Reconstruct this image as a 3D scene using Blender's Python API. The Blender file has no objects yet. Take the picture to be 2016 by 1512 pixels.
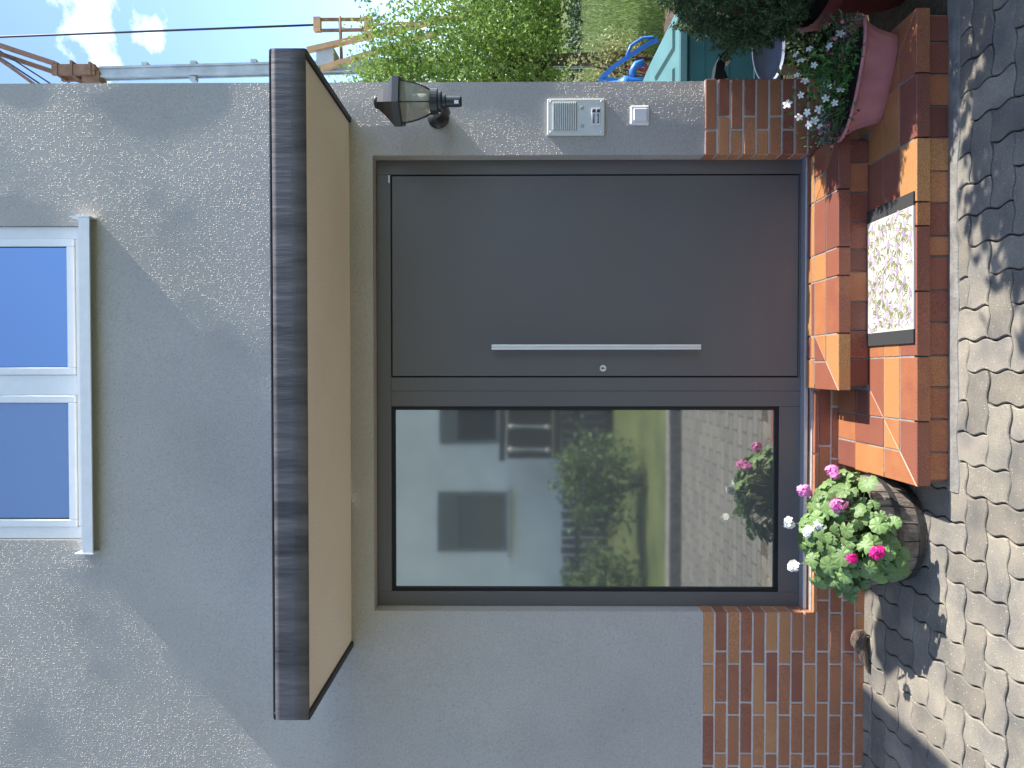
import bpy, bmesh, math, random
from mathutils import Vector, Matrix, noise as mnoise

random.seed(7)
R = math.radians
SC = bpy.context.scene
COL = SC.collection

# ------------------------------------------------------------------ camera (the photograph lies on its side: world up is image left)
YAW, PITCH = 0.0188, 0.008
cam_d = bpy.data.cameras.new('camera')
cam = bpy.data.objects.new('camera', cam_d); COL.objects.link(cam)
fwd = Vector((-math.sin(YAW)*math.cos(PITCH), math.cos(YAW)*math.cos(PITCH), math.sin(PITCH)))
rgt = Vector((math.cos(YAW), math.sin(YAW), 0)); upv = rgt.cross(fwd)
mw = Matrix((-upv, rgt, -fwd)).transposed().to_4x4(); mw.translation = (0, -3.47, 1.69)
cam.matrix_world = mw
cam_d.sensor_width = 36; cam_d.lens = 1398/2016*36; cam_d.clip_start = 0.05; cam_d.clip_end = 2000
SC.camera = cam

# ------------------------------------------------------------------ sky, sun, exposure
SUN_E, SUN_A = R(42), R(0.65)
world = bpy.data.worlds.new('World'); SC.world = world; world.use_nodes = True
nt = world.node_tree; nt.nodes.clear()
wo = nt.nodes.new('ShaderNodeOutputWorld'); bg = nt.nodes.new('ShaderNodeBackground')
sky = nt.nodes.new('ShaderNodeTexSky'); sky.sky_type = 'NISHITA'; sky.sun_disc = False
sky.sun_elevation = SUN_E; sky.sun_rotation = R(90) + SUN_A
sky.air_density = 0.8; sky.dust_density = 0.3; sky.ozone_density = 2.2
tc = nt.nodes.new('ShaderNodeTexCoord')
mp = nt.nodes.new('ShaderNodeMapping'); mp.inputs['Scale'].default_value = (1, 1, 1.5); mp.inputs['Location'].default_value = (1.7, 0.4, 0.9)
n1 = nt.nodes.new('ShaderNodeTexNoise'); n1.inputs['Scale'].default_value = 5.2; n1.inputs['Detail'].default_value = 9; n1.inputs['Roughness'].default_value = 0.56
rp = nt.nodes.new('ShaderNodeValToRGB'); rp.color_ramp.elements[0].position = 0.575; rp.color_ramp.elements[1].position = 0.72
mx = nt.nodes.new('ShaderNodeMix'); mx.data_type = 'RGBA'; mx.inputs[7].default_value = (9.5, 9.8, 10.2, 1)
nt.links.new(tc.outputs['Generated'], mp.inputs['Vector']); nt.links.new(mp.outputs[0], n1.inputs['Vector'])
nt.links.new(n1.outputs['Fac'], rp.inputs[0]); nt.links.new(rp.outputs['Color'], mx.inputs[0])
nt.links.new(sky.outputs[0], mx.inputs[6]); nt.links.new(mx.outputs[2], bg.inputs['Color'])
bg.inputs['Strength'].default_value = 0.098
nt.links.new(bg.outputs[0], wo.inputs['Surface'])

sd = bpy.data.lights.new('sun', 'SUN'); sd.energy = 2.8; sd.angle = R(0.55); sd.color = (1.0, 0.95, 0.86)
sun = bpy.data.objects.new('sun', sd); COL.objects.link(sun)
sdir = Vector((math.cos(SUN_E)*math.cos(SUN_A), -math.cos(SUN_E)*math.sin(SUN_A), math.sin(SUN_E)))
sun.rotation_euler = sdir.to_track_quat('Z', 'Y').to_euler(); sun.location = sdir*30

SC.view_settings.view_transform = 'Standard'; SC.view_settings.look = 'None'
SC.view_settings.exposure = 1.98; SC.view_settings.gamma = 1.0; SC.view_settings.use_curve_mapping = False
SC.render.engine = 'CYCLES'
SC.cycles.use_denoising = True
SC.cycles.max_bounces = 8; SC.cycles.sample_clamp_indirect = 8

# ------------------------------------------------------------------ material helpers
def hexless(c): return (c[0], c[1], c[2], 1)
MATS = {}
def pm(name, col, rough=0.6, metal=0.0, spec=0.5, noise=None, bump=None, rnd=0.0, island=0.0, transl=0.0, col2=None, coords='Object', stretch=None, coat=0.0):
    """principled material; noise=(scale, amount) mottles the colour, bump=(scale, strength, distance), rnd / island vary by object / leaf"""
    m = bpy.data.materials.new(name); m.use_nodes = True
    t = m.node_tree; N = t.nodes; L = t.links; N.clear()
    out = N.new('ShaderNodeOutputMaterial'); b = N.new('ShaderNodeBsdfPrincipled')
    b.inputs['Roughness'].default_value = rough; b.inputs['Metallic'].default_value = metal
    b.inputs['Specular IOR Level'].default_value = spec
    if coat: b.inputs['Coat Weight'].default_value = coat; b.inputs['Coat Roughness'].default_value = 0.15
    tcn = N.new('ShaderNodeTexCoord'); vec = tcn.outputs[coords]
    if stretch:
        mpn = N.new('ShaderNodeMapping'); mpn.inputs['Scale'].default_value = stretch; L.new(vec, mpn.inputs['Vector']); vec = mpn.outputs[0]
    c = None
    rgb = N.new('ShaderNodeRGB'); rgb.outputs[0].default_value = hexless(col); c = rgb.outputs[0]
    if noise:
        n = N.new('ShaderNodeTexNoise'); n.inputs['Scale'].default_value = noise[0]; n.inputs['Detail'].default_value = 6; n.inputs['Roughness'].default_value = 0.65
        L.new(vec, n.inputs['Vector'])
        r = N.new('ShaderNodeValToRGB'); r.color_ramp.elements[0].position = 0.3; r.color_ramp.elements[1].position = 0.7
        L.new(n.outputs['Fac'], r.inputs[0])
        a = noise[1]
        r.color_ramp.elements[0].color = hexless([max(0, x*(1-a)) for x in col])
        r.color_ramp.elements[1].color = hexless(col2 if col2 else [x*(1+a) for x in col])
        c = r.outputs['Color']
    if rnd or island:
        hs = N.new('ShaderNodeHueSaturation')
        mr = N.new('ShaderNodeMapRange'); amt = rnd or island
        mr.inputs['To Min'].default_value = 1-amt; mr.inputs['To Max'].default_value = 1+amt
        if rnd:
            oi = N.new('ShaderNodeObjectInfo'); L.new(oi.outputs['Random'], mr.inputs['Value'])
        else:
            ge = N.new('ShaderNodeNewGeometry'); L.new(ge.outputs['Random Per Island'], mr.inputs['Value'])
        L.new(mr.outputs[0], hs.inputs['Value']); L.new(c, hs.inputs['Color']); c = hs.outputs['Color']
    L.new(c, b.inputs['Base Color'])
    if bump:
        n = N.new('ShaderNodeTexNoise'); n.inputs['Scale'].default_value = bump[0]; n.inputs['Detail'].default_value = 4
        L.new(vec, n.inputs['Vector'])
        bp = N.new('ShaderNodeBump'); bp.inputs['Strength'].default_value = bump[1]; bp.inputs['Distance'].default_value = bump[2]
        L.new(n.outputs['Fac'], bp.inputs['Height']); L.new(bp.outputs[0], b.inputs['Normal'])
    sh = b.outputs[0]
    if transl:
        tr = N.new('ShaderNodeBsdfTranslucent'); L.new(c, tr.inputs['Color'])
        ms = N.new('ShaderNodeMixShader'); ms.inputs[0].default_value = transl
        L.new(sh, ms.inputs[1]); L.new(tr.outputs[0], ms.inputs[2]); sh = ms.outputs[0]
    L.new(sh, out.inputs['Surface'])
    MATS[name] = m
    return m

def ceramic(name, stops, rough=0.38, mott=0.35, nscale=9.0):
    """fired clay: each piece takes its own tone from the ramp, flashed darker and lighter inside by noise"""
    m = bpy.data.materials.new(name); m.use_nodes = True
    t = m.node_tree; N = t.nodes; L = t.links; b = N['Principled BSDF']
    oi = N.new('ShaderNodeObjectInfo'); r = N.new('ShaderNodeValToRGB')
    el = r.color_ramp.elements
    while len(el) < len(stops): el.new(0.5)
    for e, (p, c) in zip(el, stops): e.position = p; e.color = hexless(c)
    tcn = N.new('ShaderNodeTexCoord')
    ad = N.new('ShaderNodeVectorMath'); ad.operation = 'ADD'
    cb = N.new('ShaderNodeCombineXYZ'); mu = N.new('ShaderNodeMath'); mu.operation = 'MULTIPLY'; mu.inputs[1].default_value = 57.0
    L.new(oi.outputs['Random'], mu.inputs[0]); L.new(mu.outputs[0], cb.inputs[0]); L.new(mu.outputs[0], cb.inputs[1])
    L.new(tcn.outputs['Object'], ad.inputs[0]); L.new(cb.outputs[0], ad.inputs[1])
    n = N.new('ShaderNodeTexNoise'); n.inputs['Scale'].default_value = nscale; n.inputs['Detail'].default_value = 3
    L.new(ad.outputs[0], n.inputs['Vector'])
    f = N.new('ShaderNodeTexNoise'); f.inputs['Scale'].default_value = 260; f.inputs['Detail'].default_value = 3
    L.new(ad.outputs[0], f.inputs['Vector'])
    # blotches shift the piece along the ramp, fine speckle on top
    ma = N.new('ShaderNodeMath'); ma.operation = 'MULTIPLY_ADD'; ma.inputs[1].default_value = mott; 
    sub = N.new('ShaderNodeMath'); sub.operation = 'SUBTRACT'; sub.inputs[1].default_value = 0.5
    L.new(n.outputs['Fac'], sub.inputs[0]); L.new(sub.outputs[0], ma.inputs[0]); L.new(oi.outputs['Random'], ma.inputs[2])
    L.new(ma.outputs[0], r.inputs[0])
    hs = N.new('ShaderNodeHueSaturation'); mr = N.new('ShaderNodeMapRange')
    mr.inputs['From Min'].default_value = 0.3; mr.inputs['From Max'].default_value = 0.7; mr.inputs['To Min'].default_value = 0.58; mr.inputs['To Max'].default_value = 1.4
    L.new(f.outputs['Fac'], mr.inputs['Value']); L.new(mr.outputs[0], hs.inputs['Value']); L.new(r.outputs['Color'], hs.inputs['Color'])
    L.new(hs.outputs['Color'], b.inputs['Base Color'])
    b.inputs['Roughness'].default_value = rough; b.inputs['Specular IOR Level'].default_value = 0.45
    bp = N.new('ShaderNodeBump'); bp.inputs['Strength'].default_value = 0.25; bp.inputs['Distance'].default_value = 0.002
    L.new(f.outputs['Fac'], bp.inputs['Height']); L.new(bp.outputs[0], b.inputs['Normal'])
    return m

def stucco(name, col, grain=135.0, strength=0.9, dist=0.006, tone=0.10, speck=True):
    m = bpy.data.materials.new(name); m.use_nodes = True
    t = m.node_tree; N = t.nodes; L = t.links; b = N['Principled BSDF']
    tcn = N.new('ShaderNodeTexCoord')
    big = N.new('ShaderNodeTexNoise'); big.inputs['Scale'].default_value = 1.3; big.inputs['Detail'].default_value = 5
    fine = N.new('ShaderNodeTexNoise'); fine.inputs['Scale'].default_value = grain*0.8; fine.inputs['Detail'].default_value = 3; fine.inputs['Roughness'].default_value = 0.6
    for k in (big, fine): L.new(tcn.outputs['Object'], k.inputs['Vector'])
    r = N.new('ShaderNodeValToRGB'); r.color_ramp.elements[0].position = 0.3; r.color_ramp.elements[1].position = 0.7
    r.color_ramp.elements[0].color = hexless([c*(1-tone) for c in col]); r.color_ramp.elements[1].color = hexless([c*(1+tone) for c in col])
    L.new(big.outputs['Fac'], r.inputs[0])
    hs = N.new('ShaderNodeHueSaturation'); mr = N.new('ShaderNodeMapRange')
    mr.inputs['From Min'].default_value = 0.3; mr.inputs['From Max'].default_value = 0.7; mr.inputs['To Min'].default_value = 0.90; mr.inputs['To Max'].default_value = 1.10
    L.new(fine.outputs['Fac'], mr.inputs['Value']); L.new(mr.outputs[0], hs.inputs['Value']); L.new(r.outputs['Color'], hs.inputs['Color'])
    L.new(hs.outputs['Color'], b.inputs['Base Color'])
    # proud round grains of uneven height, scattered over an even skin
    vo = N.new('ShaderNodeTexVoronoi'); vo.inputs['Scale'].default_value = grain; L.new(tcn.outputs['Object'], vo.inputs['Vector'])
    dome = N.new('ShaderNodeMapRange'); dome.interpolation_type = 'SMOOTHSTEP'; dome.inputs['From Min'].default_value = 0.52; dome.inputs['From Max'].default_value = 0.05
    L.new(vo.outputs['Distance'], dome.inputs['Value'])
    spc = N.new('ShaderNodeSeparateColor'); L.new(vo.outputs['Color'], spc.inputs[0])
    pick = N.new('ShaderNodeMapRange'); pick.inputs['From Min'].default_value = 0.5; pick.inputs['From Max'].default_value = 1.0; L.new(spc.outputs[0], pick.inputs['Value'])
    gr_ = N.new('ShaderNodeMath'); gr_.operation = 'MULTIPLY'; L.new(dome.outputs[0], gr_.inputs[0]); L.new(pick.outputs[0], gr_.inputs[1])
    pit = N.new('ShaderNodeTexNoise'); pit.inputs['Scale'].default_value = grain*2.4; pit.inputs['Detail'].default_value = 2; L.new(tcn.outputs['Object'], pit.inputs['Vector'])
    mi = N.new('ShaderNodeMath'); mi.operation = 'MULTIPLY_ADD'; mi.inputs[1].default_value = 0.16
    L.new(pit.outputs['Fac'], mi.inputs[0]); L.new(gr_.outputs[0], mi.inputs[2])
    bp = N.new('ShaderNodeBump'); bp.inputs['Strength'].default_value = strength; bp.inputs['Distance'].default_value = dist
    L.new(mi.outputs[0], bp.inputs['Height']); L.new(bp.outputs[0], b.inputs['Normal'])
    m.cycles.use_bump_map_correction = False
    b.inputs['Roughness'].default_value = 0.75; b.inputs['Specular IOR Level'].default_value = 0.35
    return m

def mirror_glass(name, refl, tint, body, rough=0.012):
    """coated window glass over a dark room: part mirror, part flat body colour"""
    m = bpy.data.materials.new(name); m.use_nodes = True
    t = m.node_tree; N = t.nodes; L = t.links; N.clear()
    out = N.new('ShaderNodeOutputMaterial'); g = N.new('ShaderNodeBsdfGlossy'); g.inputs['Roughness'].default_value = rough
    g.inputs['Color'].default_value = hexless(tint)
    d = N.new('ShaderNodeBsdfDiffuse'); d.inputs['Color'].default_value = hexless(body)
    fr = N.new('ShaderNodeFresnel'); fr.inputs['IOR'].default_value = 1.5
    mr = N.new('ShaderNodeMath'); mr.operation = 'ADD'; mr.use_clamp = True; mr.inputs[1].default_value = refl
    L.new(fr.outputs[0], mr.inputs[0])
    ms = N.new('ShaderNodeMixShader'); L.new(mr.outputs[0], ms.inputs[0]); L.new(d.outputs[0], ms.inputs[1]); L.new(g.outputs[0], ms.inputs[2])
    L.new(ms.outputs[0], out.inputs['Surface'])
    n = N.new('ShaderNodeTexNoise'); n.inputs['Scale'].default_value = 2.2; tcn = N.new('ShaderNodeTexCoord'); L.new(tcn.outputs['Object'], n.inputs['Vector'])
    bp = N.new('ShaderNodeBump'); bp.inputs['Strength'].default_value = 0.02; bp.inputs['Distance'].default_value = 0.02
    L.new(n.outputs['Fac'], bp.inputs['Height']); L.new(bp.outputs[0], g.inputs['Normal'])
    return m

def concrete_paver(name):
    m = bpy.data.materials.new(name); m.use_nodes = True
    t = m.node_tree; N = t.nodes; L = t.links; b = N['Principled BSDF']
    ge = N.new('ShaderNodeNewGeometry'); oi = N.new('ShaderNodeObjectInfo')
    big = N.new('ShaderNodeTexNoise'); big.inputs['Scale'].default_value = 5.5; big.inputs['Detail'].default_value = 5
    fine = N.new('ShaderNodeTexNoise'); fine.inputs['Scale'].default_value = 230; fine.inputs['Detail'].default_value = 4; fine.inputs['Roughness'].default_value = 0.8
    vo = N.new('ShaderNodeTexVoronoi'); vo.inputs['Scale'].default_value = 95
    for k in (big, fine, vo): L.new(ge.outputs['Position'], k.inputs['Vector'])
    r = N.new('ShaderNodeValToRGB'); e = r.color_ramp.elements
    e[0].position = 0.32; e[0].color = (0.15, 0.141, 0.128, 1); e[1].position = 0.66; e[1].color = (0.285, 0.25, 0.198, 1)
    L.new(big.outputs['Fac'], r.inputs[0])
    mr = N.new('ShaderNodeMapRange'); mr.inputs['From Min'].default_value = 0.3; mr.inputs['From Max'].default_value = 0.7
    mr.inputs['To Min'].default_value = 0.58; mr.inputs['To Max'].default_value = 1.3
    L.new(fine.outputs['Fac'], mr.inputs['Value'])
    mo = N.new('ShaderNodeMapRange'); mo.inputs['To Min'].default_value = 0.8; mo.inputs['To Max'].default_value = 1.2
    L.new(oi.outputs['Random'], mo.inputs['Value'])
    mul = N.new('ShaderNodeMath'); mul.operation = 'MULTIPLY'; L.new(mr.outputs[0], mul.inputs[0]); L.new(mo.outputs[0], mul.inputs[1])
    hs = N.new('ShaderNodeHueSaturation'); L.new(mul.outputs[0], hs.inputs['Value']); L.new(r.outputs['Color'], hs.inputs['Color'])
    # pale aggregate chips worn free
    cmp_ = N.new('ShaderNodeMath'); cmp_.operation = 'LESS_THAN'; cmp_.inputs[1].default_value = 0.16; L.new(vo.outputs['Distance'], cmp_.inputs[0])
    sel = N.new('ShaderNodeMath'); sel.operation = 'GREATER_THAN'; sel.inputs[1].default_value = 0.83
    sp = N.new('ShaderNodeSeparateColor'); L.new(vo.outputs['Color'], sp.inputs[0]); L.new(sp.outputs[0], sel.inputs[0])
    an = N.new('ShaderNodeMath'); an.operation = 'MULTIPLY'; L.new(cmp_.outputs[0], an.inputs[0]); L.new(sel.outputs[0], an.inputs[1])
    mxx = N.new('ShaderNodeMix'); mxx.data_type = 'RGBA'; mxx.inputs[7].default_value = (0.6, 0.57, 0.5, 1)
    L.new(an.outputs[0], mxx.inputs[0]); L.new(hs.outputs['Color'], mxx.inputs[6]); L.new(mxx.outputs[2], b.inputs['Base Color'])
    bp = N.new('ShaderNodeBump'); bp.inputs['Strength'].default_value = 0.6; bp.inputs['Distance'].default_value = 0.004
    L.new(fine.outputs['Fac'], bp.inputs['Height']); L.new(bp.outputs[0], b.inputs['Normal'])
    b.inputs['Roughness'].default_value = 0.88
    return m

# ------------------------------------------------------------------ mesh helpers
def tag(o, label=None, cat=None, group=None, kind=None):
    if label: o['label'] = label
    if cat: o['category'] = cat
    if group: o['group'] = group
    if kind: o['kind'] = kind
    return o

def empty(name, loc=(0, 0, 0)):
    o = bpy.data.objects.new(name, None); o.location = loc; COL.objects.link(o); o.empty_display_size = 0.1
    return o

def adopt(o, parent):
    if parent is not None:
        o.parent = parent
        w = Vector(parent.location)      # every basis is in world coordinates, so the parent's own place is its location
        o.matrix_parent_inverse = Matrix.Translation(-w)

def link(name, me, mat, parent=None, loc=None):
    o = bpy.data.objects.new(name, me)
    if mat is not None and len(me.materials) == 0:
        for k in (mat if isinstance(mat, (list, tuple)) else [mat]): me.materials.append(k)
    COL.objects.link(o)
    if loc is not None: o.location = loc
    if parent is not None: adopt(o, parent)
    return o

def finish(bm, name, mat, parent=None, smooth=False, loc=None):
    me = bpy.data.meshes.new(name); bm.to_mesh(me); bm.free()
    if smooth:
        for p in me.polygons: p.use_smooth = True
    return link(name, me, mat, parent, loc)

def from_py(name, vs, fs, mat, parent=None, smooth=False, loc=None, mi=None):
    me = bpy.data.meshes.new(name); me.from_pydata(vs, [], fs); me.update()
    if mi: me.polygons.foreach_set('material_index', mi)
    if smooth: me.polygons.foreach_set('use_smooth', [True]*len(me.polygons))
    return link(name, me, mat, parent, loc)

def add_box(bm, x0, x1, y0, y1, z0, z1, bev=0.0, M=None):
    t = bmesh.new()
    bmesh.ops.create_cube(t, size=1)
    for v in t.verts:
        v.co = Vector(((x0+x1)/2 + v.co.x*(x1-x0), (y0+y1)/2 + v.co.y*(y1-y0), (z0+z1)/2 + v.co.z*(z1-z0)))
    if bev: bmesh.ops.bevel(t, geom=t.edges[:], offset=bev, segments=1, affect='EDGES', profile=0.5)
    if M is not None: bmesh.ops.transform(t, matrix=M, verts=t.verts)
    merge(bm, t)

def merge(bm, t):
    me = bpy.data.meshes.new('tmp'); t.to_mesh(me); t.free(); bm.from_mesh(me); bpy.data.meshes.remove(me)

def box(name, x0, x1, y0, y1, z0, z1, mat, parent=None, bev=0.0):
    bm = bmesh.new(); add_box(bm, x0, x1, y0, y1, z0, z1, bev)
    return finish(bm, name, mat, parent)

def add_lathe(bm, prof, seg=24, c=(0, 0, 0), rot=0.0, M=None, cap=True):
    """prof: list of (radius, z)"""
    t = bmesh.new(); rings = []
    for r, z in prof:
        rings.append([t.verts.new((c[0]+r*math.cos(2*math.pi*i/seg+rot), c[1]+r*math.sin(2*math.pi*i/seg+rot), c[2]+z)) for i in range(seg)])
    for a, b in zip(rings, rings[1:]):
        for i in range(seg): t.faces.new((a[i], a[(i+1) % seg], b[(i+1) % seg], b[i]))
    if cap:
        t.faces.new(rings[0][::-1]); t.faces.new(rings[-1])
    if M is not None: bmesh.ops.transform(t, matrix=M, verts=t.verts)
    bmesh.ops.recalc_face_normals(t, faces=t.faces)
    merge(bm, t)

def add_tube(bm, pts, rad, seg=8):
    """tapered tube along points; rad a number or a list"""
    pts = [Vector(p) for p in pts]; n = len(pts)
    if not isinstance(rad, (list, tuple)): rad = [rad]*n
    rings = []; ref = Vector((0, 0, 1))
    for i, p in enumerate(pts):
        d = (pts[min(i+1, n-1)] - pts[max(i-1, 0)]).normalized()
        a = d.cross(ref if abs(d.dot(ref)) < 0.95 else Vector((1, 0, 0))).normalized(); b = d.cross(a)
        rings.append([bm.verts.new(p + (a*math.cos(2*math.pi*k/seg) + b*math.sin(2*math.pi*k/seg))*rad[i]) for k in range(seg)])
    for r0, r1 in zip(rings, rings[1:]):
        for k in range(seg): bm.faces.new((r0[k], r0[(k+1) % seg], r1[(k+1) % seg], r1[k]))
    bm.faces.new(rings[0][::-1]); bm.faces.new(rings[-1])

def tube(name, pts, rad, mat, parent=None, seg=8, smooth=True):
    bm = bmesh.new(); add_tube(bm, pts, rad, seg); bmesh.ops.recalc_face_normals(bm, faces=bm.faces)
    return finish(bm, name, mat, parent, smooth)

def bar(bm, a, b, w, h=None):
    """square bar from a to b"""
    a = Vector(a); b = Vector(b); d = (b-a); l = d.length
    q = d.to_track_quat('Z', 'Y').to_matrix().to_4x4(); q.translation = (a+b)/2
    add_box(bm, -w/2, w/2, -(h or w)/2, (h or w)/2, -l/2, l/2, 0, q)

def slab(poly, z0, z1, ch=0.0025, chamfer_bottom=False):
    """polygon prism (CCW poly) with chamfered top edge: vertices and faces"""
    n = len(poly); P = [Vector((p[0], p[1])) for p in poly]
    ins = []
    for i in range(n):
        a, b, c = P[i-1], P[i], P[(i+1) % n]
        e1 = (b-a).normalized(); e2 = (c-b).normalized()
        n1 = Vector((-e1.y, e1.x)); n2 = Vector((-e2.y, e2.x)); m = (n1+n2)
        k = m.length_squared
        ins.append(b + m*(2*ch/k if k > 0.05 else 0))
    vs = [(p.x, p.y, z0) for p in P] + [(p.x, p.y, z1-ch) for p in P] + [(p.x, p.y, z1) for p in ins]
    fs = [tuple(range(n))[::-1], tuple(range(2*n, 3*n))]
    for s in (0, n):
        for i in range(n):
            j = (i+1) % n
            fs.append((s+i, s+j, s+n+j, s+n+i))
    return vs, fs

# leaf cards: many small folded leaves in one mesh, real faces through the volume
def leaf_mesh(name, spots, mat, parent=None, fold=0.25, shape='leaf', mi=None):
    """spots: (position, normal-ish, size, aspect)"""
    vs = []; fs = []; idx = []
    for k, (p, nrm, s, asp) in enumerate(spots):
        nrm = Vector(nrm).normalized(); p = Vector(p)
        t = Vector((random.gauss(0, 1), random.gauss(0, 1), random.gauss(0, 1)))
        ax = (t - nrm*t.dot(nrm))
        if ax.length < 1e-4: continue
        ax.normalize(); sd_ = nrm.cross(ax)
        o = len(vs)
        w = s*asp
        vs += [tuple(p - ax*s*0.5), tuple(p + sd_*w*0.5 + nrm*w*fold + ax*s*0.05), tuple(p + ax*s*0.5 - nrm*s*0.12), tuple(p - sd_*w*0.5 + nrm*w*fold + ax*s*0.05), tuple(p + ax*s*0.05)]
        fs += [(o, o+4, o+1), (o+4, o+2, o+1), (o, o+3, o+4), (o+4, o+3, o+2)]
        if mi: idx += [mi[k]]*4
    return from_py(name, vs, fs, mat, parent, mi=idx or None)

def rnd_dir(upw=0.0):
    v = Vector((random.gauss(0, 1), random.gauss(0, 1), random.gauss(0, 1) + upw))
    return v.normalized()

# ------------------------------------------------------------------ materials
M_wall = stucco('grey_render', (0.437, 0.408, 0.38), grain=125, strength=1.0, dist=0.0037)
M_soffit = stucco('beige_render', (0.90, 0.78, 0.66), grain=150, strength=0.35, dist=0.003, tone=0.06)
M_mortar = pm('mortar', (0.60, 0.56, 0.55), 0.9, noise=(60, 0.15), bump=(200, 0.4, 0.003))
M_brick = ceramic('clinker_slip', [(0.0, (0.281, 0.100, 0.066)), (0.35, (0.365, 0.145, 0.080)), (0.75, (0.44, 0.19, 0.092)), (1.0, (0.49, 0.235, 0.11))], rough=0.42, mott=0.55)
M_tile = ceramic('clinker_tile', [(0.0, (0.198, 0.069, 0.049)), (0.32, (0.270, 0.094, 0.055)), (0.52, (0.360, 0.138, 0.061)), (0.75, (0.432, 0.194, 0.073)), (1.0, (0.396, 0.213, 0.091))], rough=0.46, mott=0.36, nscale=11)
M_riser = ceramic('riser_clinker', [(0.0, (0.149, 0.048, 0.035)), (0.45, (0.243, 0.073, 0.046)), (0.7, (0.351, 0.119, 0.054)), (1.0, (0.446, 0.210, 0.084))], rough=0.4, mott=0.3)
M_grout = pm('grout', (0.24, 0.232, 0.225), 0.9, noise=(40, 0.25), bump=(150, 0.4, 0.003))
M_fascia = pm('weathered_sheet', (0.088, 0.078, 0.084), 0.5, noise=(2.4, 0.5), col2=(0.155, 0.142, 0.15), stretch=(7, 1, 0.7), bump=(3.5, 0.22, 0.02), spec=0.5)
M_black = pm('black_trim', (0.012, 0.012, 0.013), 0.5)
M_door = pm('anthracite_coating', (0.128, 0.119, 0.119), 0.42, noise=(420, 0.10), bump=(700, 0.12, 0.001), spec=0.5)
def vary_sheen(m):
    t = m.node_tree; N = t.nodes; L = t.links; b = [n for n in N if n.type == 'BSDF_PRINCIPLED'][0]
    n = N.new('ShaderNodeTexNoise'); n.inputs['Scale'].default_value = 2.6; n.inputs['Detail'].default_value = 8; n.inputs['Roughness'].default_value = 0.7
    r = N.new('ShaderNodeMapRange'); r.inputs['From Min'].default_value = 0.3; r.inputs['From Max'].default_value = 0.7; r.inputs['To Min'].default_value = 0.30; r.inputs['To Max'].default_value = 0.55
    tcn = N.new('ShaderNodeTexCoord'); L.new(tcn.outputs['Object'], n.inputs['Vector']); L.new(n.outputs['Fac'], r.inputs['Value']); L.new(r.outputs[0], b.inputs['Roughness'])
vary_sheen(M_door)
M_gap = pm('rubber_seal', (0.006, 0.006, 0.007), 0.7)
M_steel = pm('brushed_steel', (0.82, 0.80, 0.81), 0.42, metal=0.55, bump=(500, 0.05, 0.0005))
M_alu = pm('aluminium_strip', (0.62, 0.60, 0.62), 0.45, metal=0.7)
M_glass = mirror_glass('door_glass', 0.43, (0.90, 0.91, 0.86), (0.15, 0.15, 0.142), rough=0.04)  # pale body colour lays a milky haze over the reflection
M_sky_glass = mirror_glass('window_glass_blue', 0.60, (0.62, 0.78, 1.0), (0.015, 0.02, 0.03))
M_sky_glass2 = mirror_glass('window_glass_dull', 0.42, (0.70, 0.80, 0.95), (0.10, 0.12, 0.16))
M_blind = pm('blind_slat', (0.5, 0.55, 0.6), 0.6)
M_pvc = pm('white_window_frame', (0.86, 0.87, 0.88), 0.35, noise=(20, 0.03))
M_sill = pm('white_coated_sill', (0.86, 0.86, 0.86), 0.4, noise=(15, 0.05))
M_paver = concrete_paver('concrete_paver')
M_joint = pm('joint_sand', (0.075, 0.062, 0.042), 0.95, noise=(30, 0.5), bump=(90, 0.8, 0.01))
M_concrete = pm('cement_strip', (0.20, 0.19, 0.175), 0.9, noise=(14, 0.35), bump=(120, 0.6, 0.006))
M_wood = pm('weathered_oak', (0.17, 0.135, 0.11), 0.85, noise=(9, 0.6), col2=(0.30, 0.255, 0.215), stretch=(6, 6, 0.9), bump=(30, 0.7, 0.006), rnd=0.22)
M_hoop = pm('dull_iron_hoop', (0.085, 0.08, 0.08), 0.55, metal=0.6, noise=(25, 0.4))
M_soil = pm('potting_soil', (0.018, 0.013, 0.01), 0.95, bump=(60, 0.8, 0.02))
M_ger = pm('geranium_leaf', (0.13, 0.245, 0.065), 0.5, noise=(22, 0.45), col2=(0.26, 0.40, 0.15), transl=0.28, rnd=0.28)
M_gstem = pm('geranium_stem', (0.14, 0.24, 0.07), 0.6)
M_pinkfl = pm('pink_petal', (0.80, 0.27, 0.60), 0.55, island=0.2, transl=0.25)
M_magfl = pm('magenta_petal', (0.70, 0.015, 0.25), 0.55, island=0.25, transl=0.25)
M_whitefl = pm('white_petal', (0.82, 0.83, 0.82), 0.55, island=0.08, transl=0.25)
M_yel = pm('flower_eye', (0.65, 0.6, 0.2), 0.6)
M_mat_w = pm('mat_white', (0.53, 0.515, 0.465), 0.9, noise=(300, 0.06), bump=(900, 0.3, 0.001))
M_mat_b = pm('mat_black_band', (0.03, 0.03, 0.03), 0.85, bump=(700, 0.4, 0.001))
M_mat_g = pm('mat_print_green', (0.17, 0.185, 0.08), 0.9, island=0.35)
M_mat_p = pm('mat_print_purple', (0.35, 0.26, 0.35), 0.9, noise=(140, 0.35), island=0.2)
M_planter = pm('rose_plastic', (0.46, 0.18, 0.185), 0.48, noise=(14, 0.14), stretch=(1, 1, 0.35), bump=(9, 0.15, 0.01))
M_pot = pm('dark_red_plastic', (0.20, 0.045, 0.04), 0.5, noise=(6, 0.2))
M_conifer = pm('conifer_needles', (0.055, 0.10, 0.038), 0.7, island=0.55, transl=0.15)
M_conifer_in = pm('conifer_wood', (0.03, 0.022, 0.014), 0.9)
M_vleaf = pm('periwinkle_leaf', (0.06, 0.17, 0.03), 0.4, island=0.5, transl=0.25)
M_fleaf = pm('fuchsia_leaf', (0.045, 0.075, 0.035), 0.5, island=0.5, transl=0.2)
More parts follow.
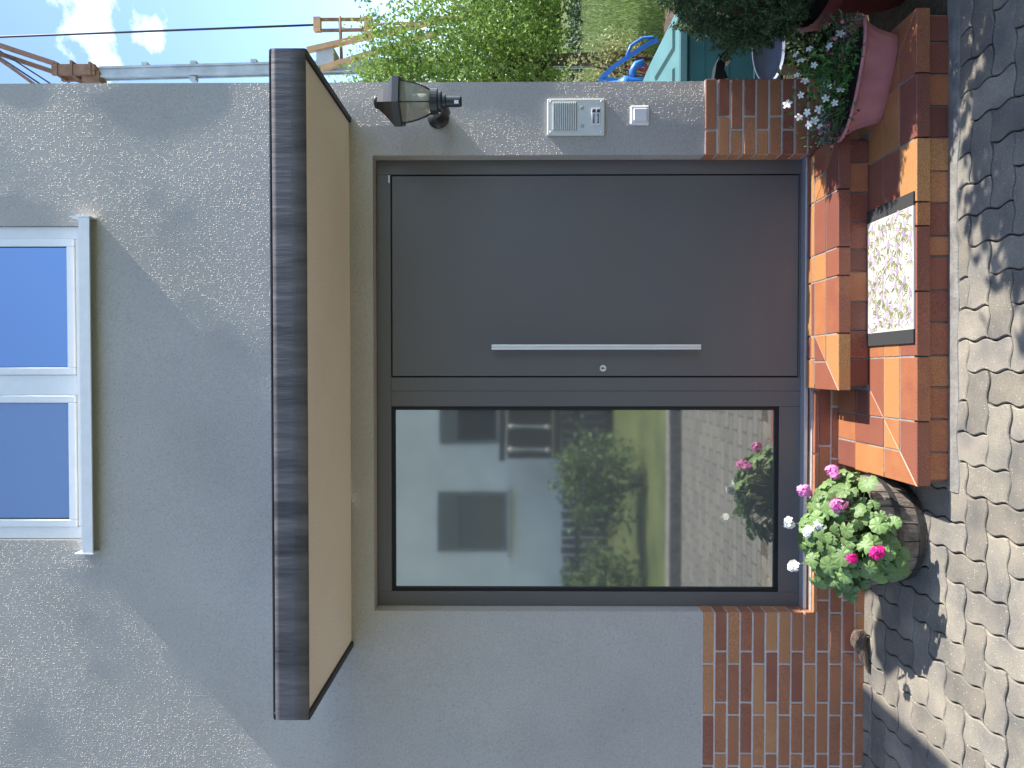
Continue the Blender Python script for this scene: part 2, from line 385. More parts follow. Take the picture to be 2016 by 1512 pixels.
M_teal_shade = pm('teal_plastic_shaded', (0.022, 0.11, 0.125), 0.45, noise=(5, 0.15), bump=(200, 0.1, 0.002))  # shade on the bin's sides put into this darker teal
M_teal_lit = pm('teal_lid_sunlit', (0.085, 0.205, 0.215), 0.4, noise=(5, 0.15))  # sunlit tone of the lid put into a lighter teal than the sides
M_blue = pm('blue_paint', (0.03, 0.17, 0.55), 0.4, noise=(10, 0.15))
M_tub = pm('grey_blue_plastic', (0.13, 0.16, 0.24), 0.5, noise=(8, 0.2))
M_blackpl = pm('black_plastic', (0.012, 0.012, 0.013), 0.45)
M_lampglass = None
M_intercom = pm('cream_enamel', (0.66, 0.67, 0.63), 0.4, noise=(50, 0.05))
M_white = pm('white_plastic', (0.78, 0.76, 0.77), 0.35)
M_print = pm('dark_print', (0.03, 0.03, 0.04), 0.6)
M_galv = pm('galvanised_steel', (0.46, 0.48, 0.48), 0.45, metal=0.3, noise=(2.5, 0.25))
M_rust = pm('rusty_brown_steel', (0.25, 0.135, 0.085), 0.7, noise=(6, 0.4))
M_orange = pm('faded_orange_paint', (0.62, 0.36, 0.19), 0.6, noise=(4, 0.25))
M_cable = pm('dark_cable', (0.03, 0.035, 0.06), 0.6)
M_lawn = pm('lawn', (0.085, 0.13, 0.03), 0.9, noise=(1.2, 0.35), col2=(0.17, 0.20, 0.06), bump=(60, 0.8, 0.05))
M_grass = pm('grass_blades', (0.13, 0.20, 0.045), 0.7, island=0.4, transl=0.3)
M_bark = pm('bark_mulch', (0.075, 0.048, 0.034), 0.95, noise=(25, 0.6), bump=(30, 1.0, 0.03))
M_trunk = pm('tree_bark', (0.09, 0.07, 0.05), 0.9, noise=(12, 0.4), stretch=(4, 4, 1), bump=(25, 0.8, 0.02))
M_tleaf = pm('tree_leaf', (0.19, 0.30, 0.065), 0.5, island=0.45, transl=0.4)
M_bush = pm('bush_leaf', (0.10, 0.155, 0.05), 0.55, island=0.6, transl=0.25)
M_tleaf_dark = pm('hedge_leaf', (0.035, 0.07, 0.02), 0.6, island=0.5, transl=0.2)
M_pale = pm('pale_shrub_leaf', (0.27, 0.30, 0.13), 0.6, island=0.4, transl=0.3)
M_gold = pm('bronze_shrub_leaf', (0.16, 0.15, 0.04), 0.6, island=0.6, transl=0.3)
M_log = pm('driftwood', (0.12, 0.085, 0.065), 0.9, noise=(12, 0.5), stretch=(2, 8, 8), bump=(40, 0.8, 0.008))
M_hwall = stucco('pale_house_render', (0.86, 0.83, 0.77), grain=60)
M_brown = pm('dark_brown_timber', (0.05, 0.036, 0.028), 0.7, noise=(5, 0.3), stretch=(1, 1, 8))
M_cream = pm('cream_paint', (0.55, 0.53, 0.47), 0.6)
M_shutter = pm('grey_shutter', (0.18, 0.185, 0.18), 0.6)
M_roof = pm('roof_tile_red', (0.22, 0.09, 0.06), 0.8, noise=(4, 0.3))
M_asphalt = pm('grey_yard', (0.19, 0.185, 0.17), 0.9, noise=(3, 0.3), bump=(90, 0.6, 0.01))
M_tarred = pm('roof_felt', (0.05, 0.05, 0.055), 0.8)

# ------------------------------------------------------------------ ground
def sheet(name, poly, z, mat, kind='structure'):
    o = from_py(name, [(x, y, z) for x, y in poly], [tuple(range(len(poly)))], mat); o['kind'] = kind
    return o
def brick_yard():
    t = M_asphalt.node_tree; N = t.nodes; L = t.links; b = [n for n in N if n.type == 'BSDF_PRINCIPLED'][0]
    br = N.new('ShaderNodeTexBrick'); br.inputs['Scale'].default_value = 1.0; br.inputs['Brick Width'].default_value = 0.233; br.inputs['Row Height'].default_value = 0.1165; br.inputs['Mortar Size'].default_value = 0.006
    br.inputs['Color1'].default_value = (0.21, 0.195, 0.17, 1); br.inputs['Color2'].default_value = (0.15, 0.145, 0.135, 1); br.inputs['Mortar'].default_value = (0.05, 0.042, 0.03, 1)
    tcn = N.new('ShaderNodeTexCoord'); L.new(tcn.outputs['Object'], br.inputs['Vector']); L.new(br.outputs['Color'], b.inputs['Base Color'])
brick_yard()
sheet('ground', [(-900, -900), (900, -900), (900, 900), (-900, 900)], -0.060, M_lawn)
sheet('yard', [(-9, -3.75), (1.9, -3.75), (3.2, -3.75), (3.2, 0.0), (-9, 0.0)], -0.022, M_asphalt)
sheet('paver_bed', [(-2.4, -1.30), (2.05, -1.30), (2.05, 0.02), (-2.4, 0.02)], -0.014, M_joint)
sheet('lawn', [(1.4, 0.0), (40, 0.0), (60, 60), (1.4, 60)], -0.03, M_lawn)
sheet('bark_path', [(1.5, 0.02), (3.6, 0.02), (4.3, 3.3), (4.25, 4.6), (3.9, 5.05), (3.5, 5.5), (2.6, 6.4), (2.0, 4.5)], -0.018, M_bark)

# wave-edged concrete pavers laid in herringbone, each a stone of its own
A_ = 0.1165; AMP = 0.0068; GAP = 0.0032
def paver_poly(w, h):
    pts = []
    def warp(x, y): return (x + AMP*math.sin(2*math.pi*y/A_ + 0.6), y + AMP*math.sin(2*math.pi*x/A_ + 0.6))
    n = 8
    def lerp(a, b, m): return [(a[0]+(b[0]-a[0])*i/m, a[1]+(b[1]-a[1])*i/m) for i in range(m)]
    W, H = w*A_, h*A_
    c = [(0, 0), (W, 0), (W, H), (0, H)]
    for k in range(4):
        m = n*(w if k % 2 == 0 else h)
        pts += [warp(*p) for p in lerp(c[k], c[(k+1) % 4], m)]
    # shrink for the joint
    P = [Vector(p) for p in pts]; out = []
    L = len(P)
    for i in range(L):
        e = (P[(i+1) % L] - P[i-1]).normalized(); out.append(P[i] + Vector((-e.y, e.x))*GAP)
    return [tuple(p) for p in out]
pav_me = {}
for key, (w, h) in {'H': (2, 1), 'V': (1, 2)}.items():
    vs, fs = slab(paver_poly(w, h), -0.05, 0.0, 0.0035)
    me = bpy.data.meshes.new('paver'); me.from_pydata(vs, [], fs); me.update(); me.materials.append(M_paver); pav_me[key] = me
paving = empty('paving', (0, -0.9, 0)); tag(paving, kind='structure')
ox, oy = -2.45, -1.72
for i in range(-1, 40):
    for j in range(-1, 17):
        t = (i-j) % 4
        if t == 0: key, bx, by, w, h = 'H', i, j, 2, 1
        elif t == 3: key, bx, by, w, h = 'V', i, j, 1, 2
        else: continue
        x0 = ox + bx*A_; y0 = oy + by*A_; x1 = x0 + w*A_; y1 = y0 + h*A_
        if y0 > -0.01 or x1 > 2.0 or x0 < -2.36 or y0 < -1.3: continue
        if x0 > -0.42 and y0 > -0.70: continue
        # keep to what the lens can see
        d = 3.47 + (y0+y1)/2
        if abs((x0+x1)/2)/max(d, 0.1) > 0.64: continue
        o = bpy.data.objects.new('paver', pav_me[key]); COL.objects.link(o)
        o.location = (x0, y0, random.uniform(-0.0025, 0.0025)); o.rotation_euler = (random.gauss(0, 0.006), random.gauss(0, 0.006), random.gauss(0, 0.006))
        adopt(o, paving)
# cement bedding strip in front of the steps
def rough_strip():
    bm = bmesh.new(); rows = []
    n = 60
    for k in range(n+1):
        x = -0.47 + 1.93*k/n
        y = 0.019*(x-0.4)
        rows.append([bm.verts.new((x, y-0.66, 0.003)), bm.verts.new((x, y-0.705, 0.006+0.003*mnoise.noise((x*9, 0, 0)))), bm.verts.new((x, y-0.725+0.018*mnoise.noise((x*6, 3, 0)) - 0.012*max(0, x-0.6), 0.003)), bm.verts.new((x, y-0.735+0.018*mnoise.noise((x*6, 3, 0)) - 0.012*max(0, x-0.6), -0.02))])
    for a, b in zip(rows, rows[1:]):
        for k in range(3): bm.faces.new((a[k], b[k], b[k+1], a[k+1]))
    o = finish(bm, 'cement_strip', M_concrete, paving)
rough_strip()

# ------------------------------------------------------------------ house
HX0, HX1, HTOP = -4.2, 1.400, 7.8
DX0, DX1, DZ0, DZ1 = -1.183, 1.047, 0.255, 2.396       # door opening
WX0, WX1, WZ0, WZ1 = -0.835, 0.710, 3.835, 5.15        # window opening
house = empty('house', (0, 0, 0))
tag(house, 'grey rendered house front with dark door, clinker brick plinth and flat canopy', 'house')

def house_wall():
    """front skin as a fine sheet with the slow unevenness of hand floated render, openings left free"""
    step = 0.03
    def axis(a, b, cuts):
        ks = sorted(set([a, b] + [c for c in cuts if a < c < b])); out = []
        for p, q in zip(ks, ks[1:]):
            n = max(1, round((q-p)/step)); out += [p + (q-p)*i/n for i in range(n)]
        return out + [b]
    xs = axis(-2.3, HX1, [DX0, DX1, WX0, WX1]); zs = axis(-0.1, 4.7, [DZ0, DZ1, WZ0, WZ1])
    vs = []; fs = []; ix = {}
    def y_at(x, z):
        e = 1.0
        for (a0, a1, b0, b1) in ((DX0, DX1, DZ0, DZ1), (WX0, WX1, WZ0, WZ1)):
            dx = max(a0-x, 0, x-a1); dz = max(b0-z, 0, z-b1); e = min(e, math.hypot(dx, dz)/0.12)
        e = min(e, (HX1-x)/0.10, 1)
        u = x*0.74 + z*0.67; w = -x*0.67 + z*0.74
        d = 0.0100*mnoise.noise((u*0.9+3.1, w*1.7, 1.7)) + 0.0075*mnoise.noise((u*1.5+2, w*2.6+9, 4.2)) + 0.0004*mnoise.noise((x*9, z*9, 2.2))
        k = min(1, max(0, (z-2.75)/0.5)); d += 0.003*min(0, x+0.75)*k*k*(3-2*k)      # tilt added so the upper left skin catches the grazing sun
        return d*max(0, e)
    def V(i, j):
        if (i, j) not in ix:
            ix[(i, j)] = len(vs); vs.append((xs[i], y_at(xs[i], zs[j]) , zs[j]))
        return ix[(i, j)]
    for i in range(len(xs)-1):
        for j in range(len(zs)-1):
            cx = (xs[i]+xs[i+1])/2; cz = (zs[j]+zs[j+1])/2
            if DX0 < cx < DX1 and DZ0 < cz < DZ1: continue
            if WX0 < cx < WX1 and WZ0 < cz < WZ1: continue
            fs.append((V(i, j), V(i+1, j), V(i+1, j+1), V(i, j+1)))
    o = from_py('wall', vs, fs, M_wall, house, smooth=True)
    # reveals and the rest of the shell
    def quad(*p): bm.faces.new([bm.verts.new(q) for q in p])
    for (a0, a1, b0, b1, d) in ((DX0, DX1, DZ0, DZ1, 0.16), (WX0, WX1, WZ0, WZ1, 0.14)):
        bm = bmesh.new()
        quad((a0, 0, b0), (a0, d, b0), (a0, d, b1), (a0, 0, b1)); quad((a1, 0, b0), (a1, 0, b1), (a1, d, b1), (a1, d, b0))
        quad((a0, 0, b1), (a0, d, b1), (a1, d, b1), (a1, 0, b1)); quad((a0, 0, b0), (a1, 0, b0), (a1, d, b0), (a0, d, b0))
        finish(bm, 'reveal', M_wall, house)
    box('side_wall', HX1-0.3, HX1-0.0005, 0.03, 0.6, -0.1, 4.7, M_wall, house)   # corner return, right side
    bm = bmesh.new()
    add_box(bm, HX0, HX1-0.001, 0.35, 7.0, -0.1, HTOP)
    finish(bm, 'rear_block', M_wall, house)
    bm = bmesh.new(); add_box(bm, HX0, -2.3, 0.0, 0.35, -0.1, HTOP); add_box(bm, -2.3, HX1, 0.0, 0.35, 4.7, HTOP)
    bm2 = finish(bm, 'outer_wall', M_wall, house)
    bm = bmesh.new()
    for s, (y0, y1) in ((0, (-0.5, 3.3)), (1, (3.3, 7.3))):
        za, zb = (HTOP-0.05, HTOP+1.9) if s == 0 else (HTOP+1.9, HTOP-0.05)
        v = [bm.verts.new(p) for p in ((HX0-0.3, y0, za), (HX1+0.2, y0, za), (HX1+0.2, y1, zb), (HX0-0.3, y1, zb), (HX0-0.3, y0, za+0.12), (HX1+0.2, y0, za+0.12), (HX1+0.2, y1, zb+0.12), (HX0-0.3, y1, zb+0.12))]
        for f in ((0, 3, 2, 1), (4, 5, 6, 7), (0, 1, 5, 4), (1, 2, 6, 5), (2, 3, 7, 6), (3, 0, 4, 7)): bm.faces.new([v[k] for k in f])
    finish(bm, 'roof', M_roof, house)
house_wall()

# --- brick plinth: mortar bed and each clinker slip a piece
plinth = box('brick_plinth', -2.3, DX0-0.004, -0.0075, -0.0005, -0.05, 0.786, M_mortar, house)
box('mortar_bed', DX0-0.004, -0.085, -0.0075, 0.0, -0.05, 0.236, M_mortar, plinth)
box('mortar_bed', DX1+0.004, HX1+0.003, -0.0075, -0.0005, 0.20, 0.786, M_mortar, plinth)
PC, PL, JT = 0.0621, 0.2522, 0.0105
brick_cache = {}
def brick(x0, x1, zt, y1=0.004, h=PC-JT, yf=-0.0135):
    key = (round(x1-x0, 4), round(y1, 4), round(h, 4))
    if key not in brick_cache:
        bm = bmesh.new(); add_box(bm, -(x1-x0)/2, (x1-x0)/2, yf, y1, -h, 0, 0.0022)
        me = bpy.data.meshes.new('brick'); bm.to_mesh(me); bm.free(); me.materials.append(M_brick); brick_cache[key] = me
    o = bpy.data.objects.new('brick', brick_cache[key]); COL.objects.link(o)
    o.location = ((x0+x1)/2, random.uniform(-0.0012, 0.0008), zt + random.uniform(-0.0008, 0.0008)); o.rotation_euler = (0, random.gauss(0, 0.002), random.gauss(0, 0.003))
    adopt(o, plinth)
for c in range(13):
    zt = 0.783 - c*PC
    h = PC-JT
    base = -1.437 if c % 2 == 0 else -1.375
    if zt > 0.24:
        js = [DX0+0.004, base] + [base-PL*k for k in range(1, 4)]
    else:
        k0 = base; js = []
        while k0 < -0.09: js.append(k0); k0 += PL
        js = [-0.089] + js[::-1] + [base-PL*k for k in range(1, 4)]
        js = [j for n, j in enumerate(js) if n == 0 or js[n-1]-j > 0.03]
    for a, b in zip(js, js[1:]):
        corner = (a == js[0] and zt > 0.24)
        brick(b+JT/2, a-(0 if corner or a == js[0] else JT/2), zt, y1=0.079 if corner else 0.004)
    # right of the door
    if zt > 0.27:
        j = 1.162 if c % 2 == 0 else 1.226
        brick(DX1-0.004, j-JT/2, zt, y1=0.079)
        brick(j+JT/2, HX1+0.006, zt)
# sloping brick-on-edge sill below the side light
for k, (a, b) in enumerate(((-1.178, -0.935), (-0.925, -0.672), (-0.662, -0.41), (-0.40, -0.10))):
    bm = bmesh.new()
    prof = [(-0.016, 0.229), (-0.016, 0.246), (0.05, 0.2605), (0.05, 0.229)]
    A = [bm.verts.new((a, y, z)) for y, z in prof]; B = [bm.verts.new((b, y, z)) for y, z in prof]
    n = 4
    for q in range(n): bm.faces.new((A[q], B[q], B[(q+1) % n], A[(q+1) % n]))
    bm.faces.new(A[::-1]); bm.faces.new(B); bmesh.ops.recalc_face_normals(bm, faces=bm.faces)
    finish(bm, 'sill_brick', M_brick, plinth)

# --- entrance door with side light
door = empty('entrance_door', (0, 0.08, DZ0)); adopt(door, house)
def fr(bm, x0, x1, z0, z1, y0=0.080, y1=0.15): add_box(bm, x0, x1, y0, y1, z0, z1, 0.0015)
bm = bmesh.new()
fr(bm, DX0+0.001, -1.1105, 0.281, DZ1-0.001); fr(bm, 0.976, DX1-0.001, 0.281, DZ1-0.001)
fr(bm, -1.1100, 0.9755, 2.3235, DZ1-0.001); fr(bm, -0.1785, -0.102, 0.281, 2.323); fr(bm, -0.1010, -0.034, 0.281, 2.323)
fr(bm, -1.110, -0.179, 0.281, 0.385); fr(bm, -0.0335, 0.9755, 0.281, 0.290, 0.088)
finish(bm, 'frame', M_door, door)
bm = bmesh.new()   # glazing beads
for (x0, x1, z0, z1) in ((-1.1095, -1.093, 0.3855, 2.323), (-0.197, -0.1795, 0.3855, 2.323), (-1.0925, -0.1975, 2.306, 2.323), (-1.0925, -0.1975, 0.3855, 0.402)):
    add_box(bm, x0, x1, 0.0845, 0.13, z0, z1, 0.001)
finish(bm, 'glazing_bead', M_gap, door)
box('side_pane', -1.093, -0.197, 0.100, 0.112, 0.402, 2.306, M_glass, door)
box('leaf', -0.0265, 0.9685, 0.078, 0.14, 0.2965, 2.3165, M_door, door, 0.002)
bm = bmesh.new(); add_box(bm, -0.034, 0.976, 0.096, 0.155, 0.288, 2.3235); finish(bm, 'leaf_seal', M_gap, door)
bm = bmesh.new()
add_box(bm, 0.1035, 0.1155, 0.012, 0.034, 0.792, 1.819, 0.0025); add_box(bm, 0.1165, 0.1285, 0.012, 0.034, 0.792, 1.819, 0.0025)
for z in (0.93, 1.68): add_box(bm, 0.110, 0.122, 0.030, 0.080, z-0.008, z+0.008)
finish(bm, 'pull_handle', M_steel, door)
bm = bmesh.new(); add_lathe(bm, [(0.0165, 0), (0.0165, 0.006), (0.0145, 0.008)], 20, M=Matrix.Translation((0.012, 0.0785, 1.264)) @ Matrix.Rotation(R(90), 4, 'X'))
finish(bm, 'lock_rose', M_steel, door)
bm = bmesh.new(); add_box(bm, 0.0105, 0.0135, 0.0690, 0.0715, 1.254, 1.268); add_lathe(bm, [(0.005, 0), (0.005, 0.002)], 12, M=Matrix.Translation((0.012, 0.0712, 1.268)) @ Matrix.Rotation(R(90), 4, 'X'))
finish(bm, 'keyhole', M_gap, door)
box('hinge_cap', 0.935, 0.972, 0.0745, 0.080, 2.3265, 2.334, M_white, door)
box('threshold', DX0+0.001, DX1-0.001, 0.030, 0.13, 0.2625, 0.2805, M_alu, door, 0.002)

# --- canopy
canopy = empty('canopy', (0, 0, 2.5)); adopt(canopy, house)
CX0, CX1, CY = -1.359, 1.232, -0.74
def canopy_parts():
    bm = bmesh.new()
    # slightly wavy sheet metal front
    n = 90
    rows = []
    for k in range(n+1):
        x = CX0 + (CX1-CX0)*k/n
        w = 0.0024*mnoise.noise((x*6, 0, 0)) + 0.0008*mnoise.noise((x*19, 5, 0)); s = 0.004*mnoise.noise((x*1.3, 2, 0))
        rows.append([bm.verts.new((x, CY+w+0.018, 2.504+s*0.3)), bm.verts.new((x, CY+w, 2.502+s*0.3)), bm.verts.new((x, CY-w*0.6, 2.56)), bm.verts.new((x, CY+w*0.5, 2.615)), bm.verts.new((x, CY+0.001+w*0.2, 2.632+s*0.6)), bm.verts.new((x, CY+0.03, 2.634+s*0.6))])
    for a, b in zip(rows, rows[1:]):
        for k in range(5): bm.faces.new((a[k], b[k], b[k+1], a[k+1]))
    bmesh.ops.recalc_face_normals(bm, faces=bm.faces)
    finish(bm, 'fascia', M_fascia, canopy, smooth=True)
    box('roof_slab', CX0+0.004, CX1-0.004, CY+0.02, -0.001, 2.524, 2.628, M_tarred, canopy)
    box('soffit', CX0+0.03, CX1-0.03, CY+0.012, -0.002, 2.508, 2.523, M_soffit, canopy)
    for x0, x1 in ((CX0, CX0+0.028), (CX1-0.028, CX1)):
        box('side_trim', x0, x1, CY+0.001, -0.004, 2.498, 2.640, M_black, canopy, 0.002)
    box('roof_cover', CX0+0.001, CX1-0.001, CY+0.014, -0.001, 2.6405, 2.646, M_tarred, canopy)
canopy_parts()

# --- window above
win = empty('window', (0, 0, WZ0)); adopt(win, house)
bm = bmesh.new()
def wf(x0, x1, z0, z1, y0, y1, b=0.003): add_box(bm, x0, x1, y0, y1, z0, z1, b)
wf(WX0+0.001, WX0+0.062, WZ0, WZ1, 0.02, 0.10); wf(WX1-0.062, WX1-0.001, WZ0, WZ1, 0.02, 0.10)
wf(WX0+0.0625, WX1-0.0625, WZ0, WZ0+0.034, 0.02, 0.10); wf(WX0+0.0625, WX1-0.0625, WZ1-0.06, WZ1, 0.02, 0.10); wf(-0.121, -0.021, WZ0+0.0345, WZ1-0.0605, 0.02, 0.10)
finish(bm, 'frame', M_pvc, win)
for (x0, x1, g) in ((WX0+0.063, -0.122, M_sky_glass2), (-0.020, WX1-0.063, M_sky_glass)):
    bm = bmesh.new(); z0, z1 = WZ0+0.035, WZ1-0.061; s = 0.036
    wf(x0, x0+s, z0, z1, 0.008, 0.06); wf(x1-s, x1, z0, z1, 0.008, 0.06); wf(x0+s+0.0005, x1-s-0.0005, z0, z0+s, 0.008, 0.06); wf(x0+s+0.0005, x1-s-0.0005, z1-s, z1, 0.008, 0.06)
    finish(bm, 'sash', M_pvc, win)
    box('pane', x0+s, x1-s, 0.030, 0.040, z0+s, z1-s, g, win)
    bm = bmesh.new(); add_box(bm, x0+s, x1-s, 0.024, 0.029, z0+s, z0+s+0.004); add_box(bm, x0+s, x0+s+0.003, 0.024, 0.029, z0+s+0.0045, z1-s); add_box(bm, x1-s-0.003, x1-s, 0.024, 0.029, z0+s+0.0045, z1-s); finish(bm, 'glass_seal', M_gap, win)
bm = bmesh.new()
prof = [(-0.058, 3.752), (-0.058, 3.803), (-0.050, 3.806), (0.03, 3.832), (0.03, 3.820), (-0.045, 3.795), (-0.050, 3.752)]
A = [bm.verts.new((-0.885, y, z)) for y, z in prof]; B = [bm.verts.new((0.738, y, z)) for y, z in prof]
for q in range(len(prof)): bm.faces.new((A[q], B[q], B[(q+1) % len(prof)], A[(q+1) % len(prof)]))
bm.faces.new(A[::-1]); bm.faces.new(B)
add_box(bm, -0.892, -0.8855, -0.060, 0.02, 3.748, 3.840); add_box(bm, 0.7385, 0.745, -0.060, 0.02, 3.748, 3.840)
bmesh.ops.recalc_face_normals(bm, faces=bm.faces)
finish(bm, 'sill', M_sill, win)

# ------------------------------------------------------------------ tiled entrance steps
SHEAR = 0.019
def sy(x, y): return y + SHEAR*(x-0.4)
steps = empty('entrance_steps', (0.4, -0.35, 0)); tag(steps, 'two low entrance steps clad in orange and red-brown clinker tiles', 'steps')
def core(name, x0, x1, y0, y1, z0, z1):
    vs = [(x, sy(x, y) if y < -0.02 else y, z) for z in (z0, z1) for x, y in ((x0, y0), (x1, y0), (x1, y1), (x0, y1))]
    from_py(name, vs, [(3, 2, 1, 0), (4, 5, 6, 7), (0, 1, 5, 4), (1, 2, 6, 5), (2, 3, 7, 6), (3, 0, 4, 7)], M_grout, steps)
ZL, ZU = 0.135, 0.274
LX0, LX1, LYF = -0.452, 1.415, -0.682
UX0, UX1, UYF = -0.088, 1.045, -0.317
core('lower_core', LX0+0.022, LX1-0.022, LYF+0.022, -0.0142, -0.05, ZL-0.003)
core('upper_core', UX0+0.022, UX1-0.022, UYF+0.022, -0.0142, 0.05, ZU-0.003)
box('upper_core_back', -0.084, DX1-0.008, -0.0140, 0.078, 0.10, ZU-0.0125, M_grout, steps)
J = 0.0068
def tile(name, poly, z1, th, ch=0.0022):
    P = [Vector((x, sy(x, y) if y < -0.02 else y)) for x, y in poly]
    c = sum(P, Vector((0, 0)))/len(P)
    loc = [tuple(p-c) for p in P]
    vs, fs = slab(loc, -th, 0, ch)
    o = from_py(name, vs, fs, M_tile, None)
    o.location = (c.x, c.y, z1 + random.uniform(-0.0008, 0.0008)); o.rotation_euler = (random.gauss(0, 0.0015), random.gauss(0, 0.0015), 0)
    adopt(o, steps)
    return o
def clip_half(poly, a, b, c):
    """keep a*x+b*y+c >= 0"""
    out = []
    for i in range(len(poly)):
        p, q = poly[i], poly[(i+1) % len(poly)]
        fp = a*p[0]+b*p[1]+c; fq = a*q[0]+b*q[1]+c
        if fp >= 0: out.append(p)
        if (fp >= 0) != (fq >= 0):
            t = fp/(fp-fq); out.append((p[0]+(q[0]-p[0])*t, p[1]+(q[1]-p[1])*t))
    return out
def area(p): return abs(sum(p[i][0]*p[(i+1) % len(p)][1]-p[(i+1) % len(p)][0]*p[i][1] for i in range(len(p))))/2
def tread(x0, x1, yf, yb, z, rows, xj, side_rows, side_yj, nose=0.052, left=True, right=True):
    """tiles of one tread: rows run along the front, side returns meet them at a mitre from the corner"""
    yfr = [yf] + rows + [yb]
    # left mitre line: from corner (x0,yf) with slope 1 : points to the right/front side satisfy (x-x0) >= (y-yf)
    for r, (a, b) in enumerate(zip(yfr, yfr[1:])):
        js = [x0] + [j for j in xj if x0 < j < x1] + [x1]
        for p, q in zip(js, js[1:]):
            poly = [(p+J/2*(p > x0), a+J/2*(r > 0)), (q-J/2*(q < x1), a+J/2*(r > 0)), (q-J/2*(q < x1), b-J/2), (p+J/2*(p > x0), b-J/2)]
            if left: poly = clip_half(poly, 1, -1, -x0+yf-J*0.35)
            if right and len(poly) > 2: poly = clip_half(poly, -1, -1, x1+yf-J*0.35)
            if len(poly) < 3 or area(poly) < 0.0005: continue
            tile('nosing_tile' if r == 0 else 'tile', poly, z, nose if r == 0 else 0.012, 0.0022 if r == 0 else 0.0011)
    for side in ((-1,) if left else ()) + ((1,) if right else ()):
        xs_ = [0.0] + side_rows
        for r, (a, b) in enumerate(zip(xs_, xs_[1:])):
            js = [yf] + side_yj + [yb]
            for p, q in zip(js, js[1:]):
                ya, yb_ = p+J/2*(p > yf), q-J/2
                xa, xb = a+J/2*(r > 0), b-J/2
                poly = [(x0+xa, ya), (x0+xb, ya), (x0+xb, yb_), (x0+xa, yb_)] if side < 0 else [(x1-xb, ya), (x1-xa, ya), (x1-xa, yb_), (x1-xb, yb_)]
                if side < 0: poly = clip_half(poly, -1, 1, x0-yf-J*0.35)
                else: poly = clip_half(poly, 1, 1, -x1-yf-J*0.35)
                if len(poly) < 3 or area(poly) < 0.0005: continue
                tile('nosing_tile' if r == 0 else 'tile', poly, z, nose if r == 0 else 0.012, 0.0022 if r == 0 else 0.0011)
# lower tread (three rows in front, three along each end)
tread(LX0, LX1, LYF, UYF+0.026, ZL, [LYF+0.125, LYF+0.252], [-0.199, 0.055, 0.309, 0.564, 0.658, 0.909, 1.161], [0.125, 0.252, 0.364], [-0.432, -0.18], left=True, right=True)
# the ends run on to the wall, behind the line of the upper step
def side_back(x0, sgn):
    for r, (a, b) in enumerate(((0.0, 0.125), (0.125, 0.252), (0.252, 0.364))):
        for p, q in ((UYF+0.026, -0.18), (-0.18, -0.016)):
            xa, xb = a+J/2*(r > 0), b-J/2
            xl, xr = (x0+xa, x0+xb) if sgn < 0 else (x0-xb, x0-xa)
            tile('nosing_tile' if r == 0 else 'tile', [(xl, p+J/2), (xr, p+J/2), (xr, q-J/2), (xl, q-J/2)], ZL, 0.052 if r == 0 else 0.012, 0.004 if r == 0 else 0.002)
side_back(LX0, -1); side_back(LX1, 1)
# upper tread
tread(UX0, UX1, UYF, -0.058, ZU, [UYF+0.13], [0.165, 0.42, 0.546, 0.801], [0.13, 0.26], [], left=True, right=True)
def upper_rest():
    js = [UX0+0.13, 0.165, 0.42, 0.546, 0.801, UX1-0.13]
    js2 = [UX0, 0.055, 0.165, 0.42, 0.546, 0.801, DX1-0.010]
    for p, q in zip(js2, js2[1:]):
        tile('tile', [(p+J/2, -0.0205), (q-J/2, -0.0205), (q-J/2, 0.0285), (p+J/2, 0.0285)], ZU-0.0005, 0.012)
        tile('tile', [(p+J/2, -0.058+J/2), (q-J/2, -0.058+J/2), (q-J/2, -0.026), (p+J/2, -0.026)], ZU, 0.012)
upper_rest()
# risers
def riser(xs, y, z0, z1):
    for p, q in zip(xs, xs[1:]):
        bm = bmesh.new(); w = abs(q-p)-J; h = z1-z0
        add_box(bm, -w/2, w/2, -0.006, 0.006, -h/2, h/2, 0.002)
        o = finish(bm, 'riser_tile', M_riser, None); xm = (p+q)/2
        o.location = (xm, sy(xm, y), (z0+z1)/2); o.rotation_euler = (random.gauss(0, 0.004), 0, math.atan(SHEAR)); adopt(o, steps)
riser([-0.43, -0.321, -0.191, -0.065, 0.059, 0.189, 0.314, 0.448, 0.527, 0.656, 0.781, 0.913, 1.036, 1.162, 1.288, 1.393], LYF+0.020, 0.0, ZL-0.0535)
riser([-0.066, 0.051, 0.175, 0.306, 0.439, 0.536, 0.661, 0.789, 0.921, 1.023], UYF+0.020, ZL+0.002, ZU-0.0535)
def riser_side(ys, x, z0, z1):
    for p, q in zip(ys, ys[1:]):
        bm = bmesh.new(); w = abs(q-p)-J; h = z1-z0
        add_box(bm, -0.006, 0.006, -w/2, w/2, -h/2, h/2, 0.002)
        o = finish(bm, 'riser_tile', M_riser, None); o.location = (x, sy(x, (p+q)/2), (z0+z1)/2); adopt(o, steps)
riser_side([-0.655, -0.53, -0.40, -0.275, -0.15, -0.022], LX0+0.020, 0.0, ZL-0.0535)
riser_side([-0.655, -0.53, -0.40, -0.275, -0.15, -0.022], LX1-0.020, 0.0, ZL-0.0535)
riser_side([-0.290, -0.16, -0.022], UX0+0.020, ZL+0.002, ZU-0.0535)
riser_side([-0.290, -0.16, -0.022], UX1-0.020, ZL+0.002, ZU-0.0535)

